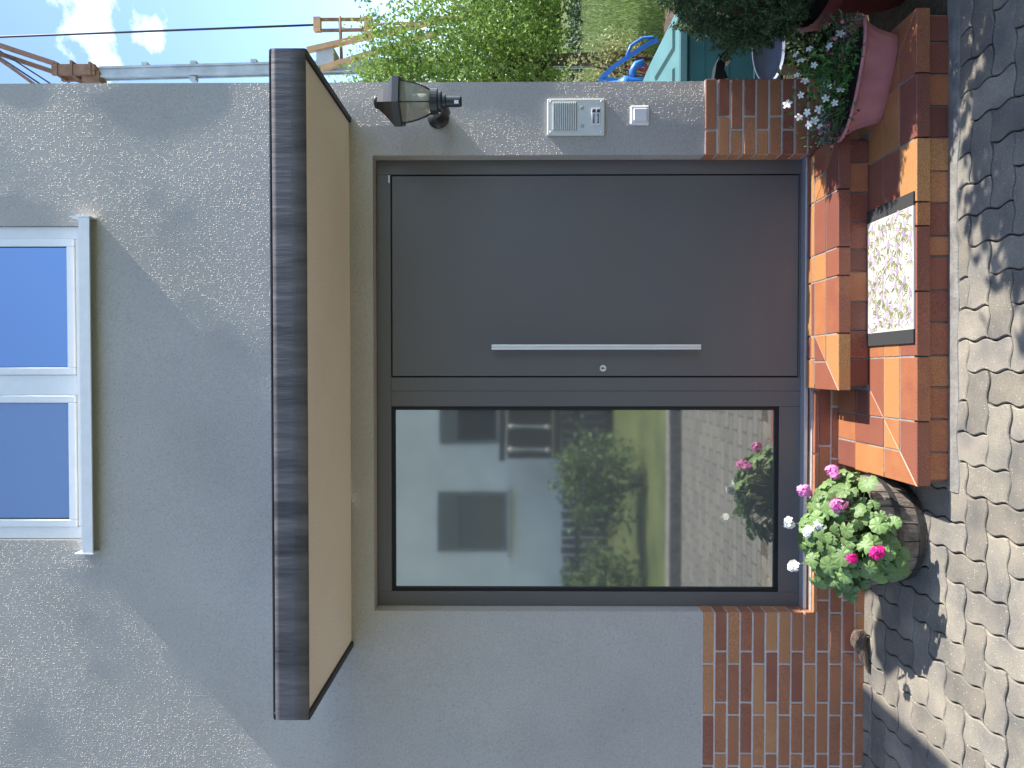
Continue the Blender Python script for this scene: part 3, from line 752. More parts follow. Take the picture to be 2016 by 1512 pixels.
# ------------------------------------------------------------------ door mat
mat_o = empty('door_mat', (0.405, -0.49, ZL)); tag(mat_o, 'white door mat printed with purple buds and green leaves, black ends, on the lower step', 'door mat')
MX0, MX1, MY0, MY1, MZ = 0.108, 0.702, -0.672, -0.305, ZL+0.0035
def mz(x, y): return MZ + 0.0035 + 0.0016*mnoise.noise((x*6, y*6, 3)) + 0.004*max(0, (x-0.63)/0.07)**2*max(0, mnoise.noise((y*8, 2, 0)))
def mat_grid(name, x0, x1, mat, dz=0.0):
    n, m = max(2, int((x1-x0)/0.02)), 18; vs = []; fs = []
    for i in range(n+1):
        for j in range(m+1):
            x = x0+(x1-x0)*i/n; y = MY0+(MY1-MY0)*j/m; vs.append((x, sy(x, y), mz(x, y)+dz))
    for i in range(n):
        for j in range(m):
            a = i*(m+1)+j; fs.append((a, a+m+1, a+m+2, a+1))
    k = len(vs); vs += [(v[0], v[1], ZL+0.0012) for v in vs]
    rim = [j for j in range(m+1)] + [i*(m+1)+m for i in range(1, n+1)] + [n*(m+1)+j for j in range(m-1, -1, -1)] + [i*(m+1) for i in range(n-1, 0, -1)]
    for a, b in zip(rim, rim[1:]+rim[:1]): fs.append((a, b, b+k, a+k))
    return from_py(name, vs, fs, mat, mat_o, smooth=False)
mat_grid('mat_field', MX0+0.055, MX1-0.055, M_mat_w)
mat_grid('mat_band', MX0, MX0+0.0545, M_mat_b, 0.0006); mat_grid('mat_band', MX1-0.0545, MX1, M_mat_b, 0.0006)
def mat_print():
    vs = []; fs = []; pv = []; pf = []
    rs = random.Random(3)
    buds = []
    tries = 0
    while len(buds) < 50 and tries < 6000:
        tries += 1
        x = rs.uniform(MX0+0.066, MX1-0.066); y = rs.uniform(MY0+0.012, MY1-0.012)
        if all((x-a)**2+((y-b)*0.9)**2 > 0.036**2 for a, b, *_ in buds): buds.append((x, y, rs.gauss(0, 0.35)+math.pi*(rs.random() < 0.3)))
    for x, y, a in buds:
        ca, sa = math.cos(a), math.sin(a); o = len(pv); n = 12
        for k in range(n):
            t = 2*math.pi*k/n; lx = 0.0195*math.cos(t); ly = 0.0105*math.sin(t)*(1-0.3*math.cos(t))
            X = x+lx*ca-ly*sa; Y = y+lx*sa+ly*ca; pv.append((X, sy(X, Y), mz(X, Y)+0.0009))
        pf.append(tuple(range(o, o+n)))
        for k in range(20):
            b = a + math.pi + rs.uniform(-1.2, 1.2) if k < 7 else rs.uniform(0, 6.28); d0 = 0.014 if k < 7 else 0.018
            L_ = rs.uniform(0.018, 0.036); bend = rs.uniform(-1.1, 1.1); w = rs.uniform(0.0014, 0.0024)
            px, py = x+math.cos(b)*d0, y+math.sin(b)*d0; ring = []
            pts = []
            for s in range(4):
                pts.append((px, py, b)); px += math.cos(b)*L_/3; py += math.sin(b)*L_/3; b += bend/3
            if not all(MX0+0.058 < p[0] < MX1-0.058 and MY0+0.003 < p[1] < MY1-0.003 for p in pts): continue
            o = len(vs); ws = (0.3, 1, 0.9, 0.1)
            for (qx, qy, bb), wk in zip(pts, ws):
                for sg in (-1, 1):
                    X = qx - math.sin(bb)*w*wk*sg; Y = qy + math.cos(bb)*w*wk*sg; vs.append((X, sy(X, Y), mz(X, Y)+0.0007))
            for s in range(3): fs.append((o+2*s, o+2*s+2, o+2*s+3, o+2*s+1))
    from_py('printed_leaves', vs, fs, M_mat_g, mat_o)['kind'] = 'stuff'; from_py('printed_buds', pv, pf, M_mat_p, mat_o)['kind'] = 'stuff'
mat_print()

# ------------------------------------------------------------------ half barrel with geraniums
BX, BY, BH = -0.70, -0.335, 0.205
barrel = empty('half_barrel', (BX, BY, 0)); tag(barrel, 'weathered oak half barrel with iron hoops left of the steps', 'barrel')
NST = 20
def brad(z): t = z/BH; return 0.206 + 0.030*math.sin(min(1, t*0.95+0.05)*math.pi*0.62)
for k in range(NST):
    a0 = 2*math.pi*k/NST + 0.010; a1 = 2*math.pi*(k+1)/NST - 0.010
    bm = bmesh.new(); top = BH + random.uniform(-0.004, 0.004); rings = []
    for z in (0.004, 0.05, 0.10, 0.15, top):
        ring = []
        for (a, dr) in ((a0, 0), ((a0+a1)/2, 0.0008), (a1, 0), (a1, -0.02), (a0, -0.02)):
            r = brad(z)+dr; ring.append(bm.verts.new((BX+r*math.cos(a), BY+r*math.sin(a), z)))
        rings.append(ring)
    for p, q in zip(rings, rings[1:]):
        for i in range(5): bm.faces.new((p[i], p[(i+1) % 5], q[(i+1) % 5], q[i]))
    bm.faces.new(rings[0][::-1]); bm.faces.new(rings[-1]); bmesh.ops.recalc_face_normals(bm, faces=bm.faces)
    finish(bm, 'stave', M_wood, barrel)
for z0, z1 in ((0.012, 0.040), (0.112, 0.136)):
    bm = bmesh.new(); add_lathe(bm, [(brad(z0)+0.0015, z0), (brad(z0)+0.0045, z0), (brad(z1)+0.0045, z1), (brad(z1)+0.0015, z1)], 48, (BX, BY, 0), cap=False)
    finish(bm, 'hoop', M_hoop, barrel, smooth=False)
bm = bmesh.new(); add_lathe(bm, [(0.2, 0.0), (0.2, 0.17)], 24, (BX, BY, 0)); finish(bm, 'soil', M_soil, barrel)

ger = empty('geranium', (BX, BY, 0.17)); tag(ger, 'bushy geranium with pink, magenta and white flower heads growing in the half barrel', 'plant')
def ger_leaf(seed):
    rs = random.Random(seed); n = 40; vs = [(0, 0, 0)]; fs = []
    for ring, rr in enumerate((0.4, 0.75, 1.0)):
        for k in range(n):
            t = 2*math.pi*k/n
            gap = abs(((t - math.pi*1.5 + math.pi) % (2*math.pi)) - math.pi)          # notch at the stalk
            lob = 1 + (0.13*abs(math.sin(t*4.5+0.4)) + 0.035*math.sin(t*19+seed))*(rr**2)
            notch = 1 - 0.75*math.exp(-(gap/0.22)**2)
            r = rr*lob*notch*0.92
            z = 0.10*rr**2*math.cos(t*4.5*2+0.8)*0.8 + 0.16*rr - 0.30*rr**2.5 + rs.uniform(-0.012, 0.012)
            vs.append((r*math.cos(t), r*math.sin(t)+0.12, z))
    for k in range(n): fs.append((0, 1+k, 1+(k+1) % n))
    for q in range(2):
        for k in range(n):
            a = 1+q*n+k; b = 1+q*n+(k+1) % n; fs.append((a, a+n, b+n, b))
    me = bpy.data.meshes.new('leaf'); me.from_pydata(vs, [], fs); me.update(); me.materials.append(M_ger)
    me.polygons.foreach_set('use_smooth', [True]*len(me.polygons))
    return me
lm = [ger_leaf(s) for s in (1, 2, 3)]
stems = bmesh.new()
def put_leaf(p, nrm, s):
    o = bpy.data.objects.new('leaf', random.choice(lm)); COL.objects.link(o)
    q = Vector(nrm).normalized().to_track_quat('Z', 'Y').to_matrix().to_4x4() @ Matrix.Rotation(random.uniform(0, 6.28), 4, 'Z')
    o.rotation_euler = q.to_euler(); o.location = p; o.scale = (s, s, s); adopt(o, ger)
    c = Vector((BX, BY, 0.17)) + Vector((p[0]-BX, p[1]-BY, 0))*0.35
    mid = (c+Vector(p))/2 + Vector((0, 0, 0.02)); add_tube(stems, [c, mid, Vector(p)-Vector(nrm).normalized()*0.004], [0.0028, 0.002, 0.0014], 5)
rs = random.Random(11)
placed = []
tries = 0
while len(placed) < 150 and tries < 8000:
    tries += 1
    th = rs.uniform(0, 2*math.pi); el = rs.uniform(-0.35, 1.5)
    d = Vector((math.cos(th)*math.cos(el), math.sin(th)*math.cos(el), math.sin(el)))
    if d.y > 0.45: continue
    k = rs.uniform(0.78, 1.04)
    p = Vector((BX-0.005, BY-0.06, 0.225)) + Vector((d.x*0.265, d.y*0.245, d.z*0.215))*k
    if p.z < 0.205 and (p.x > -0.60 or p.y > -0.45): continue
    if p.x > -0.47 and p.z < 0.18: continue
    if p.z < 0.15: continue
    if p.z < 0.23 and p.x < -0.84: continue
    s = rs.uniform(0.024, 0.044)
    if any((p-q).length < 0.020 for q in placed): continue
    placed.append(p)
    nrm = d*0.8 + Vector((rs.gauss(0, 0.35)+0.25, rs.gauss(0, 0.35)-0.25, rs.gauss(0, 0.3)+0.55))
    put_leaf(p, nrm, s)
for (x, y, z) in ((-0.93, -0.42, 0.30), (-0.955, -0.40, 0.26), (-0.93, -0.36, 0.38), (-0.90, -0.45, 0.23), (-0.79, -0.60, 0.16), (-0.74, -0.60, 0.15), (-0.83, -0.57, 0.175), (-0.52, -0.42, 0.30), (-0.47, -0.38, 0.27), (-0.49, -0.36, 0.22), (-0.71, -0.585, 0.19)):
    put_leaf(Vector((x, y, z)), Vector((x-BX, y-BY-0.15, 0.25)), 0.042)
def floret(vs, fs, c, nrm, s, petals=5, wide=0.8):
    nrm = Vector(nrm).normalized(); t = nrm.cross(Vector((0.3, 0.7, 0.2))).normalized(); b = nrm.cross(t); ph = random.uniform(0, 6.28)
    for k in range(petals):
        a = ph + 2*math.pi*k/petals; d = t*math.cos(a) + b*math.sin(a); e = nrm.cross(d)
        o = len(vs); w = s*wide*0.5
        for q in (Vector(c), Vector(c)+d*s*0.55+e*w+nrm*s*0.12, Vector(c)+d*s*0.95+e*w*0.55+nrm*s*0.02, Vector(c)+d*s*0.95-e*w*0.55+nrm*s*0.02, Vector(c)+d*s*0.55-e*w+nrm*s*0.12):
            vs.append(tuple(q))
        fs.append((o, o+1, o+2, o+3, o+4))
def flower_head(c, rad, mat, n, s):
    vs = []; fs = []; c = Vector(c)
    for k in range(n):
        d = rnd_dir(0.7); d = Vector((d.x, d.y-0.25, d.z)).normalized(); floret(vs, fs, c + d*rad*random.uniform(0.6, 1), d + rnd_dir()*0.4, s)
    from_py('flower_head', vs, fs, mat, ger)
    base = Vector((BX, BY, 0.2)) + Vector((c.x-BX, c.y-BY, 0))*0.5
    add_tube(stems, [base, (base+c)/2 + Vector((0, 0, 0.03)), c], [0.0028, 0.0024, 0.0022], 5)
for c, m, n, r, s in (((-0.438, -0.39, 0.322), M_pinkfl, 17, 0.030, 0.0185), ((-0.536, -0.31, 0.412), M_pinkfl, 15, 0.028, 0.018), ((-0.553, -0.53, 0.362), M_pinkfl, 20, 0.032, 0.0185),
                      ((-0.762, -0.60, 0.335), M_magfl, 24, 0.021, 0.013), ((-0.722, -0.655, 0.265), M_magfl, 34, 0.027, 0.015),
                      ((-0.675, -0.33, 0.490), M_whitefl, 8, 0.024, 0.020), ((-0.690, -0.43, 0.440), M_whitefl, 9, 0.025, 0.019), ((-0.655, -0.47, 0.415), M_whitefl, 7, 0.022, 0.019), ((-0.848, -0.40, 0.494), M_whitefl, 11, 0.026, 0.018)):
    flower_head(c, r, m, n, s)
finish(stems, 'stems', M_gstem, ger)

# pale shard of pottery on the barrel's left rim
# ------------------------------------------------------------------ driftwood at the wall foot
def driftwood():
    a = Vector((-1.250, -0.058, 0.052)); b = Vector((-1.450, -0.078, 0.004)); n = 22
    bm = bmesh.new(); pts = []; rad = []
    for k in range(n):
        t = k/(n-1); pts.append(a.lerp(b, t) + Vector((0, 0.004*math.sin(t*5), 0.005*math.sin(t*3.1)))); rad.append(0.034*(1-t**1.6)*(1-0.5*max(0, 0.12-t)/0.12) + 0.003)
    add_tube(bm, pts, rad, 18)
    for v in bm.verts:
        c = a + (b-a)*max(0, min(1, (v.co-a).dot(b-a)/(b-a).length_squared)); d = v.co-c
        v.co = c + Vector((d.x, d.y*0.75, d.z))*(1 + 0.45*mnoise.noise(Vector((v.co.x*14, v.co.y*55, v.co.z*55)))) + (a-b).normalized()*0.010*mnoise.noise(v.co*40)
    bmesh.ops.recalc_face_normals(bm, faces=bm.faces)
    tag(finish(bm, 'driftwood', M_log), 'brown tapering piece of driftwood lying at the foot of the brick plinth', 'driftwood')
driftwood()

# ------------------------------------------------------------------ rose-coloured flower trough on the lower step
PCX, PCY, PA = 1.232, -0.425, math.atan2(-0.142, 0.304)
PM = Matrix.Translation((PCX, PCY, ZL)) @ Matrix.Rotation(PA, 4, 'Z')
trough = empty('flower_trough', (PCX, PCY, ZL)); tag(trough, 'rose pink plastic flower trough with pleated sides standing askew on the lower step', 'flower pot')
def trough_build():
    def outline(hl, hw, n=72):
        out = []
        for k in range(n):
            t = 2*math.pi*k/n; c, s = math.cos(t), math.sin(t); e = 0.62
            out.append((hl*abs(c)**e*(1 if c > 0 else -1), hw*abs(s)**e*(1 if s > 0 else -1)))
        return out
    bm = bmesh.new(); rings = []
    levels = [(0.0, 0.172, 0.066), (0.004, 0.176, 0.070), (0.045, 0.184, 0.077), (0.085, 0.195, 0.083), (0.12, 0.212, 0.090), (0.150, 0.234, 0.099), (0.158, 0.240, 0.102)]
    for i, (z, hl, hw) in enumerate(levels):
        ring = []
        for k, (x, y) in enumerate(outline(hl, hw)):
            rib = 0.0025*math.sin(k*math.pi*0.5)*(0.3+0.7*min(1, z/0.05)) if 0 < i < 6 else 0
            r = math.hypot(x, y); dip = -0.010*(1-(x/hl)**2)*(z/0.158)       # rim dips between the ends
            ring.append(bm.verts.new((x*(1+rib/r), y*(1+rib/r), z+dip)))
        rings.append(ring)
    # rolled rim and inner wall
    for (z, hl, hw) in ((0.156, 0.250, 0.112), (0.168, 0.252, 0.114), (0.172, 0.247, 0.109), (0.168, 0.234, 0.096), (0.12, 0.205, 0.084)):
        rings.append([bm.verts.new((x, y, z - 0.010*(1-(x/hl)**2))) for x, y in outline(hl, hw)])
    n = 72
    for a, b in zip(rings, rings[1:]):
        for k in range(n): bm.faces.new((a[k], a[(k+1) % n], b[(k+1) % n], b[k]))
    bm.faces.new(rings[0][::-1])
    bmesh.ops.transform(bm, matrix=PM, verts=bm.verts)
    bmesh.ops.recalc_face_normals(bm, faces=bm.faces)
    finish(bm, 'trough_body', M_planter, trough, smooth=True)
    bm = bmesh.new(); v = [bm.verts.new((x*0.93, y*0.93, 0.14)) for x, y in outline(0.215, 0.088)]; bm.faces.new(v); bmesh.ops.transform(bm, matrix=PM, verts=bm.verts)
    finish(bm, 'soil', M_soil, trough)
trough_build()
peri = empty('periwinkle', (PCX, PCY, ZL+0.14)); tag(peri, 'green plant with white star flowers and trailing pink buds in the rose trough', 'plant')
def trough_plants():
    sp = []; fu = []
    for k in range(680):
        d = rnd_dir(0.5); x = random.gauss(-0.01, 0.09); y = random.gauss(-0.015, 0.055); z = 0.165 + abs(random.gauss(0, 0.085))
        p = PM @ Vector((x, y, z)); sp.append((p, d + Vector((0.2, -0.5, 0.6)), random.uniform(0.022, 0.036), 0.42))
    for k in range(800):
        side = random.choice((-1, 1)); x = side*random.uniform(0.08, 0.255); y = random.gauss(-0.02, 0.06); z = 0.155 + abs(random.gauss(0, 0.065)) - max(0, abs(x)-0.2)*0.2
        if side > 0: z += 0.02
        p = PM @ Vector((x, y, z)); fu.append((p, rnd_dir(0.4), random.uniform(0.012, 0.022), 0.5))
    # sprays
    st = bmesh.new()
    for k in range(26):
        x = random.uniform(-0.26, 0.24); base = PM @ Vector((x*0.8, -0.01, 0.15)); tip = PM @ Vector((x*1.12, random.uniform(-0.10, 0.04), 0.15 + random.uniform(0.03, 0.13)))
        add_tube(st, [base, (base+tip)/2+Vector((0, 0, 0.03)), tip], 0.0013, 5)
        for q in range(10): fu.append((base.lerp(tip, random.uniform(0.3, 1.05)) + rnd_dir()*0.012 + Vector((0, 0, 0.015)), rnd_dir(0.4), random.uniform(0.012, 0.02), 0.5))
    finish(st, 'stems', M_gstem, peri)
    a = leaf_mesh('broad_leaves', sp, M_vleaf, peri); a['kind'] = 'stuff'
    b = leaf_mesh('small_leaves', fu, M_fleaf, peri); b['kind'] = 'stuff'
    spots = [(0.11, -0.05, 0.30), (0.055, -0.075, 0.285), (-0.02, -0.085, 0.235), (-0.05, -0.06, 0.305), (0.0, -0.06, 0.30), (0.07, -0.06, 0.32), (0.02, -0.055, 0.325), (-0.10, -0.075, 0.25), (-0.075, -0.10, 0.215),
             (-0.11, -0.085, 0.285), (-0.13, -0.06, 0.30), (-0.155, -0.07, 0.27), (-0.14, -0.07, 0.255), (-0.16, -0.08, 0.24), (0.12, -0.07, 0.25), (-0.06, -0.09, 0.24), (-0.03, -0.10, 0.205), (0.09, -0.03, 0.33), (-0.085, -0.02, 0.33), (0.16, -0.05, 0.22)]
    for (x, y, z) in spots:
        vs = []; fs = []; c = PM @ Vector((x*1.1, y, 0.17+(z-0.17)*1.45)); floret(vs, fs, c, Vector((0.15, -1.0, 0.5)) + rnd_dir()*0.7, random.uniform(0.014, 0.022), 5, 0.62)
        from_py('white_flower', vs, fs, M_whitefl, peri)
    for k in range(22):
        x = random.choice((random.uniform(-0.29, -0.17), random.uniform(0.05, 0.22))); c = PM @ Vector((x, random.uniform(-0.09, 0.02), random.uniform(0.19, 0.29)))
        vs = []; fs = []; floret(vs, fs, c, rnd_dir(), 0.009, 4, 0.8); floret(vs, fs, c+Vector((0, 0, 0.003)), rnd_dir(), 0.007, 4, 0.8)
        from_py('pink_bud', vs, fs, M_pinkbud, peri)
M_pinkbud = pm('dusty_pink_bud', (0.48, 0.13, 0.20), 0.6, island=0.3)
trough_plants()

# ------------------------------------------------------------------ conifer in a big red pot, right of the steps
CXX, CYY = 1.90, -0.30
pot = empty('red_plant_pot', (CXX, CYY, 0)); tag(pot, 'large dark red plant pot beside the steps holding the conifer', 'flower pot')
bm = bmesh.new(); add_lathe(bm, [(0.27, 0.0), (0.29, 0.06), (0.345, 0.33), (0.365, 0.335), (0.37, 0.385), (0.35, 0.39), (0.33, 0.34)], 40, (CXX, CYY, -0.02), cap=False); finish(bm, 'pot_body', M_pot, pot, smooth=False)
bm = bmesh.new(); add_lathe(bm, [(0.26, 0.0), (0.33, 0.33)], 30, (CXX, CYY, -0.015)); finish(bm, 'soil', M_soil, pot)
con = empty('dwarf_conifer', (CXX, CYY, 0.33)); tag(con, 'dense dark green dwarf conifer overhanging the teal bin', 'tree')
def conifer():
    tube('trunk', [(CXX, CYY, 0.28), (CXX+0.01, CYY, 0.8), (CXX, CYY+0.01, 1.05)], [0.03, 0.024, 0.01], M_conifer_in, con)
    vs = []; fs = []
    cc = Vector((CXX+0.03, CYY, 0.64))
    for k in range(13000):
        d = rnd_dir(0); r = 1 - abs(random.gauss(0, 0.10))
        lump = 0.98 + 0.16*mnoise.noise(d*3.2) + 0.15*mnoise.noise(d*9)
        top = 0.50 if d.z > 0 else 0.34
        wx = 0.48*(1 - 0.18*max(0, d.z))
        p = cc + Vector((d.x*wx, d.y*wx, d.z*top))*r*lump
        g = (d*0.7 + rnd_dir()*0.5 + Vector((0, 0, 0.2))).normalized()
        for q in range(9):
            a = (g*0.6 + rnd_dir()).normalized(); s = random.uniform(0.010, 0.019); side = a.cross(rnd_dir()).normalized()*0.0042
            b0 = p + rnd_dir()*0.008; o = len(vs); vs += [tuple(b0-side), tuple(b0+side), tuple(b0+a*s)]; fs.append((o, o+1, o+2))
    f = from_py('crown', vs, fs, M_conifer, con); f['kind'] = 'stuff'
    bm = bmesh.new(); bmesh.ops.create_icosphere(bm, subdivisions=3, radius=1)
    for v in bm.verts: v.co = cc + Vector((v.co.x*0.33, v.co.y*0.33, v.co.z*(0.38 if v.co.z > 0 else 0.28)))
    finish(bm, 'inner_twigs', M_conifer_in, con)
conifer()

# ------------------------------------------------------------------ wall lantern, intercom, switch
LX, LY = 1.212, -0.25
lan = empty('wall_lantern', (1.225, 0, 2.08)); tag(lan, 'black six-sided lantern with smoky glass fixed to the wall under the canopy', 'lamp')
M_lampglass = bpy.data.materials.new('smoked_lantern_glass'); M_lampglass.use_nodes = True
t = M_lampglass.node_tree; t.nodes.clear(); o_ = t.nodes.new('ShaderNodeOutputMaterial')
tr = t.nodes.new('ShaderNodeBsdfTransparent'); tr.inputs['Color'].default_value = (0.84, 0.83, 0.76, 1)
pr = t.nodes.new('ShaderNodeBsdfPrincipled'); pr.inputs['Base Color'].default_value = (0.42, 0.41, 0.34, 1); pr.inputs['Roughness'].default_value = 0.15
ms = t.nodes.new('ShaderNodeMixShader'); ms.inputs[0].default_value = 0.45
t.links.new(tr.outputs[0], ms.inputs[1]); t.links.new(pr.outputs[0], ms.inputs[2]); t.links.new(ms.outputs[0], o_.inputs['Surface'])
M_lantern = pm('lantern_black', (0.018, 0.018, 0.02), 0.38, spec=0.6)
bm = bmesh.new(); add_lathe(bm, [(0.118, 2.207), (0.121, 2.212), (0.121, 2.240), (0.100, 2.256), (0.066, 2.286), (0.040, 2.313), (0.033, 2.320)], 6, (LX, LY, 0), R(10)); finish(bm, 'roof_cap', M_lantern, lan)
bm = bmesh.new(); add_lathe(bm, [(0.029, 2.318), (0.031, 2.326), (0.026, 2.334), (0.012, 2.338)], 20, (LX, LY, 0)); finish(bm, 'finial', M_lantern, lan, smooth=True)
bm = bmesh.new(); add_lathe(bm, [(0.056, 2.082), (0.074, 2.112), (0.089, 2.150), (0.099, 2.190), (0.102, 2.2065)], 6, (LX, LY, 0), R(10), cap=False); finish(bm, 'lantern_glass', M_lampglass, lan)
for k in range(6):
    a = R(10) + k*math.pi/3
    tube('glazing_bar', [(LX+math.cos(a)*r, LY+math.sin(a)*r, z) for r, z in ((0.057, 2.082), (0.075, 2.112), (0.090, 2.150), (0.100, 2.190), (0.103, 2.207))], 0.0028, M_lantern, lan, 5)
bm = bmesh.new(); add_lathe(bm, [(0.03, 2.09), (0.034, 2.11), (0.034, 2.16), (0.02, 2.18)], 16, (LX, LY, 0)); finish(bm, 'bulb', M_white, lan, smooth=True)
bm = bmesh.new(); add_lathe(bm, [(0.040, 2.030), (0.046, 2.034), (0.046, 2.046), (0.056, 2.050), (0.057, 2.082)], 24, (LX, LY, 0)); add_lathe(bm, [(0.026, 2.012), (0.030, 2.016), (0.030, 2.032)], 20, (LX, LY, 0)); finish(bm, 'collar', M_lantern, lan)
bm = bmesh.new(); add_lathe(bm, [(0.019, 1.942), (0.0235, 1.948), (0.0235, 2.012)], 20, (LX, LY, 0)); finish(bm, 'motion_sensor', M_lantern, lan, smooth=False)
box('sensor_window', LX-0.017, LX-0.003, LY-0.0250, LY-0.020, 1.955, 1.974, M_white, lan)
tube('arm', [(LX, LY, 2.055), (LX+0.004, LY+0.06, 2.030), (1.222, -0.09, 2.03), (1.225, -0.02, 2.065)], [0.018, 0.020, 0.022, 0.026], M_lantern, lan, 12)
bm = bmesh.new(); add_lathe(bm, [(0.052, 0), (0.052, 0.010), (0.040, 0.022), (0.022, 0.030)], 28, M=Matrix.Translation((1.226, 0.002, 2.075)) @ Matrix.Rotation(R(90), 4, 'X')); finish(bm, 'wall_rosette', M_lantern, lan, smooth=False)

ic = empty('intercom', (1.225, 0, 1.41)); tag(ic, 'cream door intercom panel with speaker louvres and two bell buttons', 'intercom')
IX0, IX1, IZ0, IZ1 = 1.138, 1.313, 1.270, 1.547
box('face_plate', IX0, IX1, -0.016, 0.004, IZ0, IZ1, M_intercom, ic, 0.004)
bm = bmesh.new(); add_box(bm, 1.161, 1.293, -0.0185, -0.0155, 1.405, 1.521); finish(bm, 'speaker_recess', pm('speaker_dark', (0.12, 0.12, 0.12), 0.7), ic)
for k in range(13):
    z = 1.4075 + k*0.00895
    bm = bmesh.new(); add_box(bm, 1.160, 1.294, -0.024, -0.0150, z, z+0.0058, 0.0015); finish(bm, 'louvre', M_intercom, ic)
for x, z in ((IX0+0.014, IZ0+0.016), (IX1-0.014, IZ0+0.016), (IX0+0.014, IZ1-0.016), (IX1-0.014, IZ1-0.016)):
    bm = bmesh.new(); add_lathe(bm, [(0.0055, 0), (0.005, 0.002), (0.002, 0.0035)], 12, M=Matrix.Translation((x, -0.016, z)) @ Matrix.Rotation(R(90), 4, 'X')); finish(bm, 'screw', M_steel, ic)
for x, z, r in ((1.180, 1.380, 0.009), (1.268, 1.380, 0.009)):
    bm = bmesh.new(); add_lathe(bm, [(r, 0), (r, 0.0025), (r*0.7, 0.0035)], 16, M=Matrix.Translation((x, -0.016, z)) @ Matrix.Rotation(R(90), 4, 'X')); finish(bm, 'small_lock', pm('grey_zinc', (0.45, 0.46, 0.45), 0.4, metal=0.5) if 'grey_zinc' not in MATS else MATS['grey_zinc'], ic)
for z in (1.3235, 1.3015):
    npl = box('name_plate', 1.184, 1.266, -0.0195, -0.0155, z-0.0095, z+0.0095, M_white, ic, 0.001)
    bm = bmesh.new(); add_lathe(bm, [(0.0078, 0), (0.0078, 0.003), (0.006, 0.0045)], 16, M=Matrix.Translation((1.252, -0.0195, z)) @ Matrix.Rotation(R(90), 4, 'X')); finish(bm, 'bell_button', M_print, ic)
    bm = bmesh.new(); rr = random.Random(int(z*1000)); x = 1.193
    while x < 1.238:      # smudged lettering too small to read
        w = rr.uniform(0.0022, 0.0042); add_box(bm, x, x+w, -0.0199, -0.0196, z-0.0045, z+rr.choice((0.002, 0.005, 0.005))); x += w+0.0013
    finish(bm, 'name_lettering', M_print, ic)

sw = empty('light_switch', (1.235, 0, 1.10)); tag(sw, 'white square rocker switch on the wall below the intercom', 'switch')
box('switch_plate', 1.188, 1.281, -0.014, 0.004, 1.053, 1.146, M_white, sw, 0.006)
box('rocker', 1.205, 1.264, -0.021, -0.012, 1.066, 1.130, M_white, sw, 0.003)

# ------------------------------------------------------------------ right of the house: bin, pump, tub, bracket
bin_ = empty('rain_bin', (2.3, 1.4, 0)); tag(bin_, 'square teal plastic garden bin with a hipped lid beyond the house corner', 'bin')
bm = bmesh.new(); add_box(bm, 1.48, 2.30, 1.15, 1.95, -0.02, 0.60, 0.02); finish(bm, 'bin_body', M_teal_shade, bin_)
for z in (0.16, 0.33, 0.485):
    bm = bmesh.new(); add_box(bm, 1.475, 2.305, 1.142, 1.955, z, z+0.012, 0.002); finish(bm, 'bin_rib', M_teal_shade, bin_)
bm = bmesh.new()
v = [bm.verts.new(p) for p in ((1.44, 1.11, 0.605), (2.335, 1.11, 0.605), (2.335, 1.99, 0.605), (1.44, 1.99, 0.605), (1.44, 1.11, 0.655), (2.335, 1.11, 0.655), (2.335, 1.99, 0.655), (1.44, 1.99, 0.655), (1.64, 1.36, 0.80), (2.06, 1.36, 0.80), (2.06, 1.74, 0.80), (1.64, 1.74, 0.80))]
for f in ((3, 2, 1, 0), (0, 1, 5, 4), (1, 2, 6, 5), (2, 3, 7, 6), (3, 0, 4, 7), (4, 5, 9, 8), (5, 6, 10, 9), (6, 7, 11, 10), (7, 4, 8, 11), (8, 9, 10, 11)): bm.faces.new([v[k] for k in f])
bmesh.ops.bevel(bm, geom=bm.edges[:], offset=0.006, segments=1, affect='EDGES')
finish(bm, 'bin_lid', M_teal_lit, bin_)
for (xa, xb, xc) in ((2.20, 2.10, 1.98), (1.95, 1.86, 1.75)):     # raised stiffeners on the lid's slope
    bm = bmesh.new()
    def lp(x, s, up): return (x, 1.11 + 0.25*s - 0.006*up, 0.655 + 0.145*s + 0.014*up)
    p = [lp(xa, 0.15, 0), lp(xc, 0.80, 0), lp(xc-0.05, 0.80, 0), lp(xb-0.03, 0.15, 0)]; q = [lp(xa-0.01, 0.18, 1), lp(xc, 0.77, 1), lp(xc-0.03, 0.77, 1), lp(xb-0.02, 0.18, 1)]
    P = [bm.verts.new(k) for k in p]; Q = [bm.verts.new(k) for k in q]; bm.faces.new(Q)
    for k in range(4): bm.faces.new((P[k], P[(k+1) % 4], Q[(k+1) % 4], Q[k]))
    bmesh.ops.recalc_face_normals(bm, faces=bm.faces); finish(bm, 'lid_rib', M_teal_lit, bin_)

